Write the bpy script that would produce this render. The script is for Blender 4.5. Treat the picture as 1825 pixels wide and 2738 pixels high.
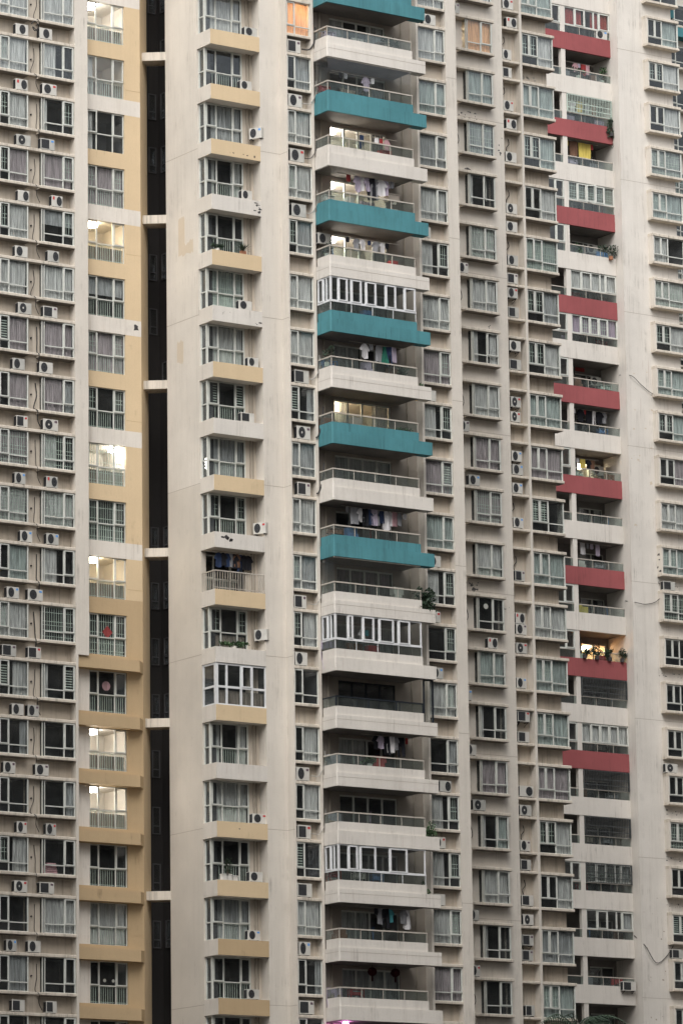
import bpy, math, random
from mathutils import Matrix, Vector

RND = random.Random(11)
sc = bpy.context.scene
col = sc.collection
for o in list(bpy.data.objects):
    bpy.data.objects.remove(o)

# ------------------------------------------------------------------ camera
CAM_YAW, CAM_PITCH, CAM_ROLL = math.radians(34.41337), math.radians(11.35308), math.radians(-0.81271)
cam_d = bpy.data.cameras.new('camera')
cam = bpy.data.objects.new('camera', cam_d)
col.objects.link(cam)
cy, sy, cp, sp = math.cos(CAM_YAW), math.sin(CAM_YAW), math.cos(CAM_PITCH), math.sin(CAM_PITCH)
fwd = Vector((sy * cp, cy * cp, sp)); rgt = Vector((cy, -sy, 0)); upv = rgt.cross(fwd)
r2 = math.cos(CAM_ROLL) * rgt + math.sin(CAM_ROLL) * upv
u2 = -math.sin(CAM_ROLL) * rgt + math.cos(CAM_ROLL) * upv
m = Matrix(((r2.x, u2.x, -fwd.x), (r2.y, u2.y, -fwd.y), (r2.z, u2.z, -fwd.z))).to_4x4()
m.translation = Vector((-119.753, -186.007, 1.7))
cam.matrix_world = m
cam_d.sensor_fit = 'VERTICAL'
cam_d.sensor_height = 36.0
cam_d.sensor_width = 24.0
cam_d.lens = 159.146
cam_d.clip_start = 1.0
cam_d.clip_end = 4000.0
sc.camera = cam

# ------------------------------------------------------------------ overcast daylight
SUN_EL, SUN_AZ = math.radians(50), math.radians(-138)      # azimuth from +y towards +x
world = bpy.data.worlds.new('World'); sc.world = world; world.use_nodes = True
wn = world.node_tree.nodes; wl = world.node_tree.links
for n_ in list(wn): wn.remove(n_)
w_out = wn.new('ShaderNodeOutputWorld'); w_bg = wn.new('ShaderNodeBackground')
w_sky = wn.new('ShaderNodeTexSky'); w_sky.sky_type = 'NISHITA'; w_sky.sun_disc = False
w_sky.sun_elevation = SUN_EL; w_sky.sun_rotation = SUN_AZ
w_sky.air_density = 1.0; w_sky.dust_density = 2.0; w_sky.ozone_density = 1.0; w_sky.altitude = 20
w_hs = wn.new('ShaderNodeHueSaturation'); w_hs.inputs['Saturation'].default_value = 0.16
w_bg.inputs['Strength'].default_value = 0.11
# closed cloud cover: the standard overcast law, three times as bright overhead as at the horizon
w_tc = wn.new('ShaderNodeTexCoord'); w_sep = wn.new('ShaderNodeSeparateXYZ'); w_mr = wn.new('ShaderNodeMapRange')
w_mr.inputs['To Min'].default_value = 0.42; w_mr.inputs['To Max'].default_value = 1.75
w_mul = wn.new('ShaderNodeVectorMath'); w_mul.operation = 'SCALE'
wl.new(w_tc.outputs['Generated'], w_sep.inputs[0]); wl.new(w_sep.outputs['Z'], w_mr.inputs['Value'])
wl.new(w_sky.outputs[0], w_hs.inputs['Color']); wl.new(w_hs.outputs[0], w_mul.inputs[0]); wl.new(w_mr.outputs[0], w_mul.inputs['Scale'])
wl.new(w_mul.outputs[0], w_bg.inputs['Color'])
wl.new(w_bg.outputs[0], w_out.inputs['Surface'])
sun_d = bpy.data.lights.new('sun', 'SUN'); sun_d.energy = 1.0; sun_d.angle = math.radians(50)
sun_d.color = (1.0, 0.978, 0.94)
sun = bpy.data.objects.new('sun', sun_d); col.objects.link(sun)
sdir = Vector((math.sin(SUN_AZ) * math.cos(SUN_EL), math.cos(SUN_AZ) * math.cos(SUN_EL), math.sin(SUN_EL)))
sun.rotation_euler = sdir.to_track_quat('Z', 'Y').to_euler()
sun.location = (0, 0, 150)
sc.view_settings.view_transform = 'Standard'
sc.view_settings.look = 'None'
sc.view_settings.gamma = 1.0
sc.view_settings.use_curve_mapping = False
sc.view_settings.exposure = 1.22

# ------------------------------------------------------------------ materials
MATS = {}
def new_mat(name):
    mt = bpy.data.materials.new(name); mt.use_nodes = True
    MATS[name] = mt
    return mt, mt.node_tree.nodes, mt.node_tree.links, mt.node_tree.nodes['Principled BSDF']
def simple(name, c, rough=0.6, metal=0.0, spec=0.4):
    mt, n, l, b = new_mat(name)
    b.inputs['Base Color'].default_value = (*c, 1); b.inputs['Roughness'].default_value = rough
    b.inputs['Metallic'].default_value = metal; b.inputs['Specular IOR Level'].default_value = spec
    return mt
def varied(name, c, amount=0.12, scale=3.0, rough=0.7, spec=0.3):
    mt, n, l, b = new_mat(name)
    g = n.new('ShaderNodeNewGeometry'); nz = n.new('ShaderNodeTexNoise')
    nz.inputs['Scale'].default_value = scale; nz.inputs['Detail'].default_value = 4
    l.new(g.outputs['Position'], nz.inputs['Vector'])
    r = n.new('ShaderNodeValToRGB')
    r.color_ramp.elements[0].position = 0.3; r.color_ramp.elements[1].position = 0.7
    r.color_ramp.elements[0].color = (*[v * (1 - amount) for v in c], 1)
    r.color_ramp.elements[1].color = (*[min(1, v * (1 + amount)) for v in c], 1)
    l.new(nz.outputs['Fac'], r.inputs['Fac']); l.new(r.outputs['Color'], b.inputs['Base Color'])
    b.inputs['Roughness'].default_value = rough; b.inputs['Specular IOR Level'].default_value = spec
    return mt
def plaster(name, c, streak=0.16, dirt=(0.30, 0.25, 0.20), patch=0.07, rust=0.0, heavy=0.58):
    """painted mosaic-tile render: soft patches, vertical rain streaks, speckled grime"""
    mt, n, l, b = new_mat(name)
    g = n.new('ShaderNodeNewGeometry')
    def noise(scale3, sc_, detail=5, rough=0.6, off=(0, 0, 0)):
        mp = n.new('ShaderNodeMapping'); mp.inputs['Scale'].default_value = scale3; mp.inputs['Location'].default_value = off
        nz = n.new('ShaderNodeTexNoise'); nz.inputs['Scale'].default_value = sc_
        nz.inputs['Detail'].default_value = detail; nz.inputs['Roughness'].default_value = rough
        l.new(g.outputs['Position'], mp.inputs['Vector']); l.new(mp.outputs[0], nz.inputs['Vector'])
        return nz.outputs['Fac']
    def ramp(fac, p0, p1, v0=0.0, v1=1.0):
        r = n.new('ShaderNodeMapRange'); r.inputs['From Min'].default_value = p0; r.inputs['From Max'].default_value = p1
        r.inputs['To Min'].default_value = v0; r.inputs['To Max'].default_value = v1
        l.new(fac, r.inputs['Value']); return r.outputs[0]
    def mix(fac, a, bb, mode='MIX'):
        x = n.new('ShaderNodeMix'); x.data_type = 'RGBA'; x.blend_type = mode
        for s, v in ((x.inputs[0], fac), (x.inputs[6], a), (x.inputs[7], bb)):
            if hasattr(v, 'is_linked') or hasattr(v, 'node'): l.new(v, s)
            elif isinstance(v, tuple): s.default_value = (*v, 1)
            else: s.default_value = v
        return x.outputs[2]
    big = noise((1, 1, 1), 0.35, 3)
    c1 = mix(ramp(big, 0.3, 0.7), tuple(v * (1 - patch) for v in c), tuple(min(1, v * (1 + patch)) for v in c))
    st = noise((2.4, 2.4, 0.10), 1.6, 6, 0.7)
    c2 = mix(ramp(st, 0.50, 0.80, 0.0, streak), c1, dirt)
    st2 = noise((7.0, 7.0, 0.22), 1.3, 4, 0.7, (3.1, 1.7, 0.4))
    hv = noise((1, 1, 1), 0.9, 4, 0.6, (9, 2, 5))
    mul = n.new('ShaderNodeMath'); mul.operation = 'MULTIPLY'
    l.new(ramp(st2, 0.50, 0.72, 0, 0.8), mul.inputs[0]); l.new(ramp(hv, heavy, 0.75), mul.inputs[1])
    c3 = mix(mul.outputs[0], c2, tuple(v * 0.55 for v in dirt))
    if rust > 0:
        rs = noise((5.0, 5.0, 0.3), 1.1, 3, 0.5, (1.3, 8.2, 2.2))
        c3 = mix(ramp(rs, 0.68, 0.80, 0, rust), c3, (0.25, 0.10, 0.06))
    sp = noise((1, 1, 1), 14.0, 3, 0.7)
    c4 = mix(ramp(sp, 0.35, 0.7, 0.10, 0.0), c3, tuple(v * 0.45 for v in c))
    l.new(c4, b.inputs['Base Color'])
    b.inputs['Roughness'].default_value = 0.82; b.inputs['Specular IOR Level'].default_value = 0.25
    bp = n.new('ShaderNodeBump'); bp.inputs['Strength'].default_value = 0.25; bp.inputs['Distance'].default_value = 0.02
    l.new(sp, bp.inputs['Height']); l.new(bp.outputs[0], b.inputs['Normal'])
    return mt
def glass(name, tint=(0.965, 0.975, 0.97), extra=0.0, dirty=0.025):
    mt, n, l, b = new_mat(name)
    n.remove(b)
    out = n['Material Output']
    tr = n.new('ShaderNodeBsdfTransparent'); tr.inputs['Color'].default_value = (*tint, 1)
    gl = n.new('ShaderNodeBsdfGlossy'); gl.inputs['Roughness'].default_value = 0.06
    gl.inputs['Color'].default_value = (0.91, 0.955, 1.0, 1)
    df = n.new('ShaderNodeBsdfDiffuse'); df.inputs['Color'].default_value = (0.5, 0.52, 0.5, 1)
    # Schlick reflectance, the same from both sides of the pane
    g = n.new('ShaderNodeNewGeometry'); dt = n.new('ShaderNodeVectorMath'); dt.operation = 'DOT_PRODUCT'
    l.new(g.outputs['Incoming'], dt.inputs[0]); l.new(g.outputs['Normal'], dt.inputs[1])
    def mth(op, a_, b_=None):
        x = n.new('ShaderNodeMath'); x.operation = op
        for i_, v_ in enumerate((a_, b_)):
            if v_ is None: continue
            if isinstance(v_, (int, float)): x.inputs[i_].default_value = v_
            else: l.new(v_, x.inputs[i_])
        return x.outputs[0]
    sch = mth('POWER', mth('SUBTRACT', 1.0, mth('ABSOLUTE', dt.outputs['Value'])), 5.0)
    f0 = 0.040 + extra
    refl = mth('ADD', mth('MULTIPLY', sch, 1.0 - f0), f0)
    class _R: outputs = [refl]
    ad = _R
    nz = n.new('ShaderNodeTexNoise'); nz.inputs['Scale'].default_value = 2.2
    nz.inputs['Detail'].default_value = 5
    l.new(g.outputs['Position'], nz.inputs['Vector'])
    mr = n.new('ShaderNodeMapRange'); mr.inputs['From Min'].default_value = 0.35; mr.inputs['From Max'].default_value = 0.75
    mr.inputs['To Min'].default_value = dirty * 0.3; mr.inputs['To Max'].default_value = dirty
    l.new(nz.outputs['Fac'], mr.inputs['Value'])
    m0 = n.new('ShaderNodeMixShader'); m1 = n.new('ShaderNodeMixShader')
    l.new(mr.outputs[0], m0.inputs[0]); l.new(tr.outputs[0], m0.inputs[1]); l.new(df.outputs[0], m0.inputs[2])
    l.new(ad.outputs[0], m1.inputs[0]); l.new(m0.outputs[0], m1.inputs[1]); l.new(gl.outputs[0], m1.inputs[2])
    l.new(m1.outputs[0], out.inputs['Surface'])
    return mt
def emit(name, c, s):
    mt, n, l, b = new_mat(name)
    b.inputs['Base Color'].default_value = (*c, 1)
    b.inputs['Emission Color'].default_value = (*c, 1); b.inputs['Emission Strength'].default_value = s
    return mt
def cloth(name, c, amount=0.2, rough=0.95):
    mt, n, l, b = new_mat(name)
    g = n.new('ShaderNodeNewGeometry'); mp = n.new('ShaderNodeMapping'); mp.inputs['Scale'].default_value = (6, 6, 0.5)
    nz = n.new('ShaderNodeTexNoise'); nz.inputs['Scale'].default_value = 2.0; nz.inputs['Detail'].default_value = 3
    l.new(g.outputs['Position'], mp.inputs['Vector']); l.new(mp.outputs[0], nz.inputs['Vector'])
    r = n.new('ShaderNodeValToRGB')
    r.color_ramp.elements[0].position = 0.35; r.color_ramp.elements[1].position = 0.65
    r.color_ramp.elements[0].color = (*[v * (1 - amount) for v in c], 1)
    r.color_ramp.elements[1].color = (*[min(1, v * (1 + amount)) for v in c], 1)
    l.new(nz.outputs['Fac'], r.inputs['Fac']); l.new(r.outputs['Color'], b.inputs['Base Color'])
    b.inputs['Roughness'].default_value = rough; b.inputs['Specular IOR Level'].default_value = 0.1
    if name.startswith('curtain'):
        tl = n.new('ShaderNodeBsdfTranslucent'); mx = n.new('ShaderNodeMixShader'); mx.inputs[0].default_value = 0.2
        l.new(r.outputs['Color'], tl.inputs['Color']); l.new(b.outputs[0], mx.inputs[1]); l.new(tl.outputs[0], mx.inputs[2])
        l.new(mx.outputs[0], n['Material Output'].inputs['Surface'])
    return mt

plaster('cream', (0.615, 0.565, 0.497), streak=0.26, heavy=0.50)
plaster('cream_pale', (0.635, 0.592, 0.535), streak=0.28, rust=0.4, heavy=0.48)
plaster('beige', (0.575, 0.522, 0.45), streak=0.15)
plaster('repaint', (0.56, 0.475, 0.37), streak=0.1)
plaster('ledge', (0.60, 0.535, 0.45), streak=0.7, dirt=(0.15, 0.13, 0.10), heavy=0.38)
plaster('soffit_shade_grime', (0.17, 0.15, 0.13), streak=0.5, dirt=(0.08, 0.07, 0.06), patch=0.3)  # underside sheets: shade below the ledges painted in along with grime
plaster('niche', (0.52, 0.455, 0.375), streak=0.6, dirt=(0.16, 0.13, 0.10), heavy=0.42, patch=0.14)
plaster('ochre', (0.61, 0.47, 0.30), streak=0.12, dirt=(0.30, 0.20, 0.11), patch=0.05)
plaster('ochre_dark', (0.47, 0.345, 0.205), streak=0.14, dirt=(0.24, 0.17, 0.09), patch=0.05)
plaster('white_panel', (0.66, 0.61, 0.545), streak=0.5, dirt=(0.34, 0.27, 0.20), heavy=0.5)
plaster('teal', (0.07, 0.215, 0.24), streak=0.55, dirt=(0.035, 0.085, 0.095), patch=0.16, heavy=0.44)
plaster('red', (0.295, 0.082, 0.084), streak=0.5, dirt=(0.18, 0.06, 0.06), patch=0.12, heavy=0.5)
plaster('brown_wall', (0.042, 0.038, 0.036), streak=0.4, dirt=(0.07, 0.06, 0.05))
simple('joint', (0.34, 0.29, 0.24), 0.9)
simple('soot', (0.05, 0.045, 0.045), 0.95)
simple('bare_render', (0.10, 0.095, 0.095), 0.95)
varied('frame', (0.55, 0.555, 0.51), 0.08, 4, 0.45)
varied('frame_white', (0.64, 0.64, 0.64), 0.05, 4, 0.4)
simple('frame_dark', (0.018, 0.022, 0.028), 0.4)
varied('rail_metal', (0.44, 0.40, 0.345), 0.1, 4, 0.45)
varied('grille_metal', (0.47, 0.54, 0.48), 0.12, 3, 0.5)
simple('grille_dark', (0.07, 0.075, 0.075), 0.5)
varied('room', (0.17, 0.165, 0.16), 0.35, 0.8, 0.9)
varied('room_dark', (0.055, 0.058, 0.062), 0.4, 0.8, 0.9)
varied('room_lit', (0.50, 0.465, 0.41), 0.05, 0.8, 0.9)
varied('balcony_wall', (0.30, 0.262, 0.222), 0.15, 0.7, 0.9)
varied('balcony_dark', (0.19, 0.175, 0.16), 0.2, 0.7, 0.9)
glass('glass')
glass('rail_glass', (0.80, 0.85, 0.835), 0.0, 0.06)
glass('glass_clear', (0.96, 0.97, 0.965), -0.012, 0.012)
emit('lamp_white', (1.0, 0.93, 0.88), 20.0)
emit('lamp_warm', (1.0, 0.84, 0.62), 16.0)
emit('lamp_magenta', (1.0, 0.35, 0.85), 30.0)
cloth('curtain_white', (0.52, 0.52, 0.505), 0.28); cloth('curtain_grey', (0.35, 0.36, 0.36), 0.3)
cloth('curtain_mauve', (0.36, 0.315, 0.325), 0.28); cloth('curtain_sage', (0.37, 0.42, 0.40), 0.3)
cloth('curtain_filler_dun', (0.20, 0.175, 0.15), 0.35); cloth('curtain_peach', (0.70, 0.42, 0.24)); cloth('curtain_red', (0.30, 0.06, 0.05)); cloth('curtain_violet', (0.36, 0.29, 0.36))
varied('ac_white', (0.52, 0.50, 0.455), 0.10, 2.5, 0.5)
varied('ac_grey', (0.42, 0.41, 0.375), 0.12, 2.5, 0.5)
simple('ac_fan', (0.018, 0.019, 0.022), 0.6); simple('ac_mesh', (0.11, 0.11, 0.11), 0.7)
simple('badge_red', (0.45, 0.05, 0.05), 0.5); simple('badge_blue', (0.12, 0.30, 0.62), 0.5); simple('badge_dark', (0.12, 0.08, 0.10), 0.5)
simple('pipe', (0.30, 0.26, 0.21), 0.7); simple('black_hose', (0.03, 0.028, 0.028), 0.7); simple('grey_hose', (0.35, 0.34, 0.31), 0.7)
varied('concrete', (0.30, 0.28, 0.25), 0.2, 1.5, 0.9)
simple('terracotta', (0.30, 0.13, 0.07), 0.8); simple('pot_white', (0.6, 0.57, 0.52), 0.7)
varied('leaf', (0.045, 0.085, 0.035), 0.5, 3.0, 0.6); varied('leaf_dark', (0.03, 0.05, 0.03), 0.5, 3.0, 0.6)
cloth('lantern_red', (0.04, 0.008, 0.01), 0.15)
simple('bark', (0.10, 0.075, 0.055), 0.9)
for nm, c in dict(white=(0.62, 0.60, 0.60), black=(0.02, 0.02, 0.024), navy=(0.03, 0.045, 0.09), grey=(0.25, 0.25, 0.26),
                  green=(0.03, 0.14, 0.10), red=(0.33, 0.05, 0.05), pink=(0.50, 0.30, 0.32), yellow=(0.60, 0.47, 0.12),
                  blue=(0.10, 0.20, 0.38), lilac=(0.42, 0.36, 0.44), brown=(0.16, 0.09, 0.06), teal=(0.07, 0.25, 0.27)).items():
    cloth('fabric_' + nm, c, 0.15)
varied('asphalt', (0.05, 0.05, 0.052), 0.2, 0.5, 0.9)
plaster('far_block', (0.30, 0.28, 0.26), streak=0.2)

# ------------------------------------------------------------------ mesh helpers
class MB:
    def __init__(s): s.v = []; s.f = []; s.smooth = False
    def box(s, x0, x1, y0, y1, z0, z1):
        k = len(s.v)
        s.v += [(x0, y0, z0), (x1, y0, z0), (x1, y1, z0), (x0, y1, z0), (x0, y0, z1), (x1, y0, z1), (x1, y1, z1), (x0, y1, z1)]
        s.f += [(k, k + 3, k + 2, k + 1), (k + 4, k + 5, k + 6, k + 7), (k, k + 1, k + 5, k + 4), (k + 1, k + 2, k + 6, k + 5),
                (k + 2, k + 3, k + 7, k + 6), (k + 3, k, k + 4, k + 7)]
        return s
    def cbox(s, x0, x1, y0, y1, z0, z1, c=0.02):
        """box with chamfered front vertical edges and front top/bottom edges"""
        pr = [(y0 + c, z0), (y0, z0 + c), (y0, z1 - c), (y0 + c, z1), (y1, z1), (y1, z0)]
        k = len(s.v); n = len(pr)
        for x in (x0, x1): s.v += [(x, y, z) for y, z in pr]
        for i in range(n):
            j = (i + 1) % n; s.f.append((k + i, k + j, k + n + j, k + n + i))
        s.f.append(tuple(k + n - 1 - i for i in range(n))); s.f.append(tuple(k + n + i for i in range(n)))
        return s
    def prism(s, pts, z0, z1):
        k = len(s.v); n = len(pts)
        s.v += [(x, y, z0) for x, y in pts] + [(x, y, z1) for x, y in pts]
        s.f.append(tuple(range(k + n - 1, k - 1, -1))); s.f.append(tuple(range(k + n, k + 2 * n)))
        for i in range(n):
            j = (i + 1) % n; s.f.append((k + i, k + j, k + n + j, k + n + i))
        return s
    def quad(s, a, b, c, d):
        k = len(s.v); s.v += [a, b, c, d]; s.f.append((k, k + 1, k + 2, k + 3)); return s
    def ring(s, x0, x1, z0, z1, t, y0, y1):
        k = len(s.v)
        o = [(x0, z0), (x1, z0), (x1, z1), (x0, z1)]; i_ = [(x0 + t, z0 + t), (x1 - t, z0 + t), (x1 - t, z1 - t), (x0 + t, z1 - t)]
        for y in (y0, y1):
            s.v += [(x, y, z) for x, z in o] + [(x, y, z) for x, z in i_]
        for a in range(4):
            b = (a + 1) % 4
            s.f += [(k + a, k + b, k + 4 + b, k + 4 + a), (k + 8 + b, k + 8 + a, k + 12 + a, k + 12 + b),
                    (k + b, k + a, k + 8 + a, k + 8 + b), (k + 4 + a, k + 4 + b, k + 12 + b, k + 12 + a)]
        return s
    def cyl(s, cx, cz, r, y0, y1, seg=14):
        k = len(s.v)
        for y in (y0, y1):
            s.v += [(cx + r * math.cos(2 * math.pi * i / seg), y, cz + r * math.sin(2 * math.pi * i / seg)) for i in range(seg)]
        s.f.append(tuple(range(k, k + seg))); s.f.append(tuple(range(k + 2 * seg - 1, k + seg - 1, -1)))
        for i in range(seg):
            j = (i + 1) % seg; s.f.append((k + j, k + i, k + seg + i, k + seg + j))
        return s
    def tube(s, pts, r, seg=5, r1=None):
        pts = [Vector(p) for p in pts]; n = len(pts); k = len(s.v)
        for i, p in enumerate(pts):
            d = (pts[min(i + 1, n - 1)] - pts[max(i - 1, 0)]).normalized()
            a = d.cross(Vector((0, 0, 1)))
            if a.length < 1e-3: a = Vector((1, 0, 0))
            a.normalize(); b = d.cross(a)
            rr = r if r1 is None else r + (r1 - r) * i / max(1, n - 1)
            for q in range(seg):
                t = 2 * math.pi * q / seg; s.v.append(tuple(p + rr * (math.cos(t) * a + math.sin(t) * b)))
        for i in range(n - 1):
            for q in range(seg):
                w = (q + 1) % seg
                s.f.append((k + i * seg + q, k + i * seg + w, k + (i + 1) * seg + w, k + (i + 1) * seg + q))
        s.f.append(tuple(range(k + seg - 1, k - 1, -1))); s.f.append(tuple(range(k + (n - 1) * seg, k + n * seg)))
        return s
    def mesh(s, name, mat, smooth=False):
        me = bpy.data.meshes.new(name); me.from_pydata(s.v, [], s.f); me.materials.append(MATS[mat])
        if smooth:
            for p in me.polygons: p.use_smooth = True
        return me

WPOS = {}
def link(name, data, parent=None, loc=(0, 0, 0), rotz=0.0, kind=None):
    """loc is a world position when the parent is an unrotated thing, else local"""
    o = bpy.data.objects.new(name, data); col.objects.link(o)
    if parent is not None:
        o.parent = parent
        base = WPOS.get(parent.name)
        o.location = Vector(loc) - base if base is not None else Vector(loc)
        if base is not None: WPOS[o.name] = Vector(loc)
    else:
        o.location = loc; WPOS[o.name] = Vector(loc)
    if rotz: o.rotation_euler.z = rotz
    if kind: o['kind'] = kind
    return o
def local(name, data, parent, loc=(0, 0, 0), rotz=0.0):
    o = bpy.data.objects.new(name, data); col.objects.link(o); o.parent = parent; o.location = loc
    if rotz: o.rotation_euler.z = rotz
    return o
def wpart(name, mb, mat, parent, smooth=False):
    """a part whose vertices are given in world coordinates"""
    base = WPOS[parent.name]
    mb.v = [(x - base.x, y - base.y, z - base.z) for x, y, z in mb.v]
    o = local(name, mb.mesh(name, mat, smooth), parent)
    WPOS[o.name] = base.copy()
    return o
def thing(name, label, cat, loc, group=None, rotz=0.0):
    o = bpy.data.objects.new(name, None); col.objects.link(o); o.location = loc; o.rotation_euler.z = rotz
    o.empty_display_size = 0.2; o['label'] = label; o['category'] = cat
    if group: o['group'] = group
    WPOS[o.name] = Vector(loc)
    return o
def tag(o, label, cat, group=None):
    o['label'] = label; o['category'] = cat
    if group: o['group'] = group
    return o
ORD = ['first', 'second', 'third', 'fourth', 'fifth', 'sixth', 'seventh', 'eighth', 'ninth', 'tenth', 'eleventh', 'twelfth', 'thirteenth',
       'fourteenth', 'fifteenth', 'sixteenth', 'seventeenth', 'eighteenth', 'nineteenth', 'twentieth', 'twenty-first', 'twenty-second',
       'twenty-third', 'twenty-fourth', 'twenty-fifth', 'twenty-sixth', 'twenty-seventh', 'twenty-eighth', 'twenty-ninth', 'thirtieth',
       'thirty-first', 'thirty-second', 'thirty-third', 'thirty-fourth', 'thirty-fifth', 'thirty-sixth', 'thirty-seventh', 'thirty-eighth']

FLOOR = 2.9
def zS(n): return 68.59 - FLOOR * n          # underside of the sill ledge of storey n (0 is the second storey down from the top of the photo)
def zN(j): return 88.36 - FLOOR * j
def zM(j): return 70.08 + FLOOR * j

# ------------------------------------------------------------------ window kits
class Kit: pass
def window_kit(w, h, cells, t=0.05, sash_t=0.06, frame='frame', glassm='glass'):
    k = Kit(); k.w, k.h, k.cells = w, h, cells
    b = MB()
    for (x0, x1, z0, z1, kind) in cells: b.ring(x0, x1, z0, z1, t * 0.55, 0.0, 0.07)
    b.ring(-0.03, w + 0.03, -0.03, h + 0.03, 0.03, -0.004, 0.10)
    k.frame = b.mesh('window', frame)
    k.panes = []; k.sashes = []
    for (x0, x1, z0, z1, kind) in cells:
        e = t * 0.55
        if kind == 's':
            k.sashes.append((MB().ring(0, x1 - x0 - 2 * e + 0.03, 0, z1 - z0 - 2 * e + 0.03, sash_t, -0.030, 0.02).mesh('sash', frame), (x0 + e - 0.015, z0 + e - 0.015),
                             (x1 - x0 - 2 * e + 0.03, z1 - z0 - 2 * e + 0.03)))
        q = MB().box(x0 + e * 0.6, x1 - e * 0.6, 0.030, 0.036, z0 + e * 0.6, z1 - e * 0.6)
        k.panes.append(q.mesh('pane', glassm))
    k.cache = {}
    return k
def curtain_mesh(kit, spans, mat, seed, ztop=None, zbot=None, y=0.145):
    key = ('c', tuple(spans), mat, seed, ztop, zbot)
    if key in kit.cache: return kit.cache[key]
    rn = random.Random(seed * 77 + 5); b = MB()
    zt = kit.h - 0.03 if ztop is None else ztop; zb = 0.03 if zbot is None else zbot
    for (a, c) in spans:
        x = a * kit.w; x1 = c * kit.w; pts = []
        ph = rn.uniform(0, 6); gather = rn.uniform(0.7, 1.3)
        while x < x1:
            ph += rn.uniform(0.7, 1.5); amp = 0.030 * gather * rn.uniform(0.5, 1.4)
            pts.append((x, y + amp * math.sin(ph * 1.7))); x += rn.uniform(0.025, 0.055)
        pts.append((x1, y))
        k0 = len(b.v); lean = rn.uniform(-0.08, 0.08) * (c - a)
        rows = [(zt, 0.0), ((zt + zb) * 0.5, 0.4), (zb, 1.0)]
        for z, s in rows:
            b.v += [(min(max(px + lean * s * (1 - 0.3 * s), 0.01), kit.w - 0.01), py + 0.015 * s * math.sin(i * 0.9 + seed), z) for i, (px, py) in enumerate(pts)]
        n = len(pts)
        for r in range(2):
            for i in range(n - 1): b.f.append((k0 + r * n + i, k0 + (r + 1) * n + i, k0 + (r + 1) * n + i + 1, k0 + r * n + i + 1))
    me = b.mesh('curtain', mat, True); kit.cache[key] = me
    return me
def grille_mesh(kit, code):
    key = ('g', code)
    if key in kit.cache: return kit.cache[key]
    b = MB(); y0, y1 = 0.085, 0.105
    def vbars(x0, x1, z0, z1, step=0.115, r=0.011):
        n = max(1, int((x1 - x0) / step))
        for i in range(1, n):
            x = x0 + (x1 - x0) * i / n; b.box(x - r, x + r, y0, y1, z0, z1)
    def hbars(x0, x1, zs, r=0.012):
        for z in zs: b.box(x0, x1, y0 + 0.022, y1 + 0.022, z - r, z + r)
    lows = [c for c in kit.cells if c[4] == 'l']; sash = [c for c in kit.cells if c[4] == 's']; wide = [c for c in kit.cells if c[4] == 'f']
    if code == 'b':
        for c in lows: vbars(c[0] + .03, c[1] - .03, c[2] + .02, c[3] - .03); hbars(c[0] + .03, c[1] - .03, (c[2] + 0.10, c[3] - 0.05))
    if code in 'sd':
        for c in sash:
            zm = (c[2] + c[3]) / 2; vbars(c[0] + .06, c[1] - .06, c[2] + .05, c[3] - .05, 0.13); hbars(c[0] + .06, c[1] - .06, (zm - 0.12, zm + 0.08, c[3] - .12, c[2] + .12))
    if code == 'f':
        vbars(0.04, kit.w - 0.04, 0.03, kit.h - 0.03, 0.125); zs = [kit.h * f for f in (0.12, 0.30, 0.45, 0.56, 0.82)]; hbars(0.04, kit.w - 0.04, zs)
    if code == 'h':
        for c in sash: hbars(c[0] + .06, c[1] - .06, [c[2] + 0.1 + 0.13 * i for i in range(int((c[3] - c[2] - 0.15) / 0.13))], 0.022)
    if code == 'k':
        nx = int(kit.w / 0.16); nz = int(kit.h / 0.16)
        for i in range(1, nx): b.box(kit.w * i / nx - .008, kit.w * i / nx + .008, y0, y1, 0.03, kit.h - .03)
        hbars(0.04, kit.w - 0.04, [kit.h * i / nz for i in range(1, nz)], 0.008)
    me = b.mesh('grille', 'grille_metal') if b.v else None
    kit.cache[key] = me
    return me
def room_mesh(kit, mat, depth=1.5, y0=0.101, left_open=0.0, tall=0.0):
    key = ('r', mat, depth, y0, left_open, tall)
    if key in kit.cache: return kit.cache[key]
    w, h = kit.w, kit.h; b = MB(); y1 = y0 + depth; yl = y0 + left_open; zb = -tall
    b.quad((0, y1, zb), (w, y1, zb), (w, y1, h), (0, y1, h))
    b.quad((0, y0, zb), (w, y0, zb), (w, y1, zb), (0, y1, zb))
    b.quad((0, y0, h), (0, y1, h), (w, y1, h), (w, y0, h))
    b.quad((0, yl, zb), (0, y1, zb), (0, y1, h), (0, yl, h))
    b.quad((w, y0, zb), (w, y0, h), (w, y1, h), (w, y1, zb))
    me = b.mesh('room_interior', mat); kit.cache[key] = me
    return me
CUR = {'W': ('curtain_white', [(0.02, 0.98)]), 'G': ('curtain_grey', [(0.02, 0.98)]), 'P': ('curtain_mauve', [(0.02, 0.98)]), 'T': ('curtain_sage', [(0.02, 0.98)]),
       'L': ('curtain_white', [(0.02, 0.48)]), 'R': ('curtain_white', [(0.52, 0.98)]), 'l': ('curtain_white', [(0.02, 0.20)]), 'r': ('curtain_grey', [(0.76, 0.98)]),
       'B': ('curtain_white', [(0.02, 0.27), (0.70, 0.98)]), 'O': ('curtain_peach', [(0.02, 0.98)]), 'V': ('curtain_violet', [(0.02, 0.98)]),
       'E': ('curtain_red', [(0.02, 0.40), (0.6, 0.98)]), 'S': ('curtain_sage', [(0.55, 0.98)])}
LAMP_DISC = {}
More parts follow.
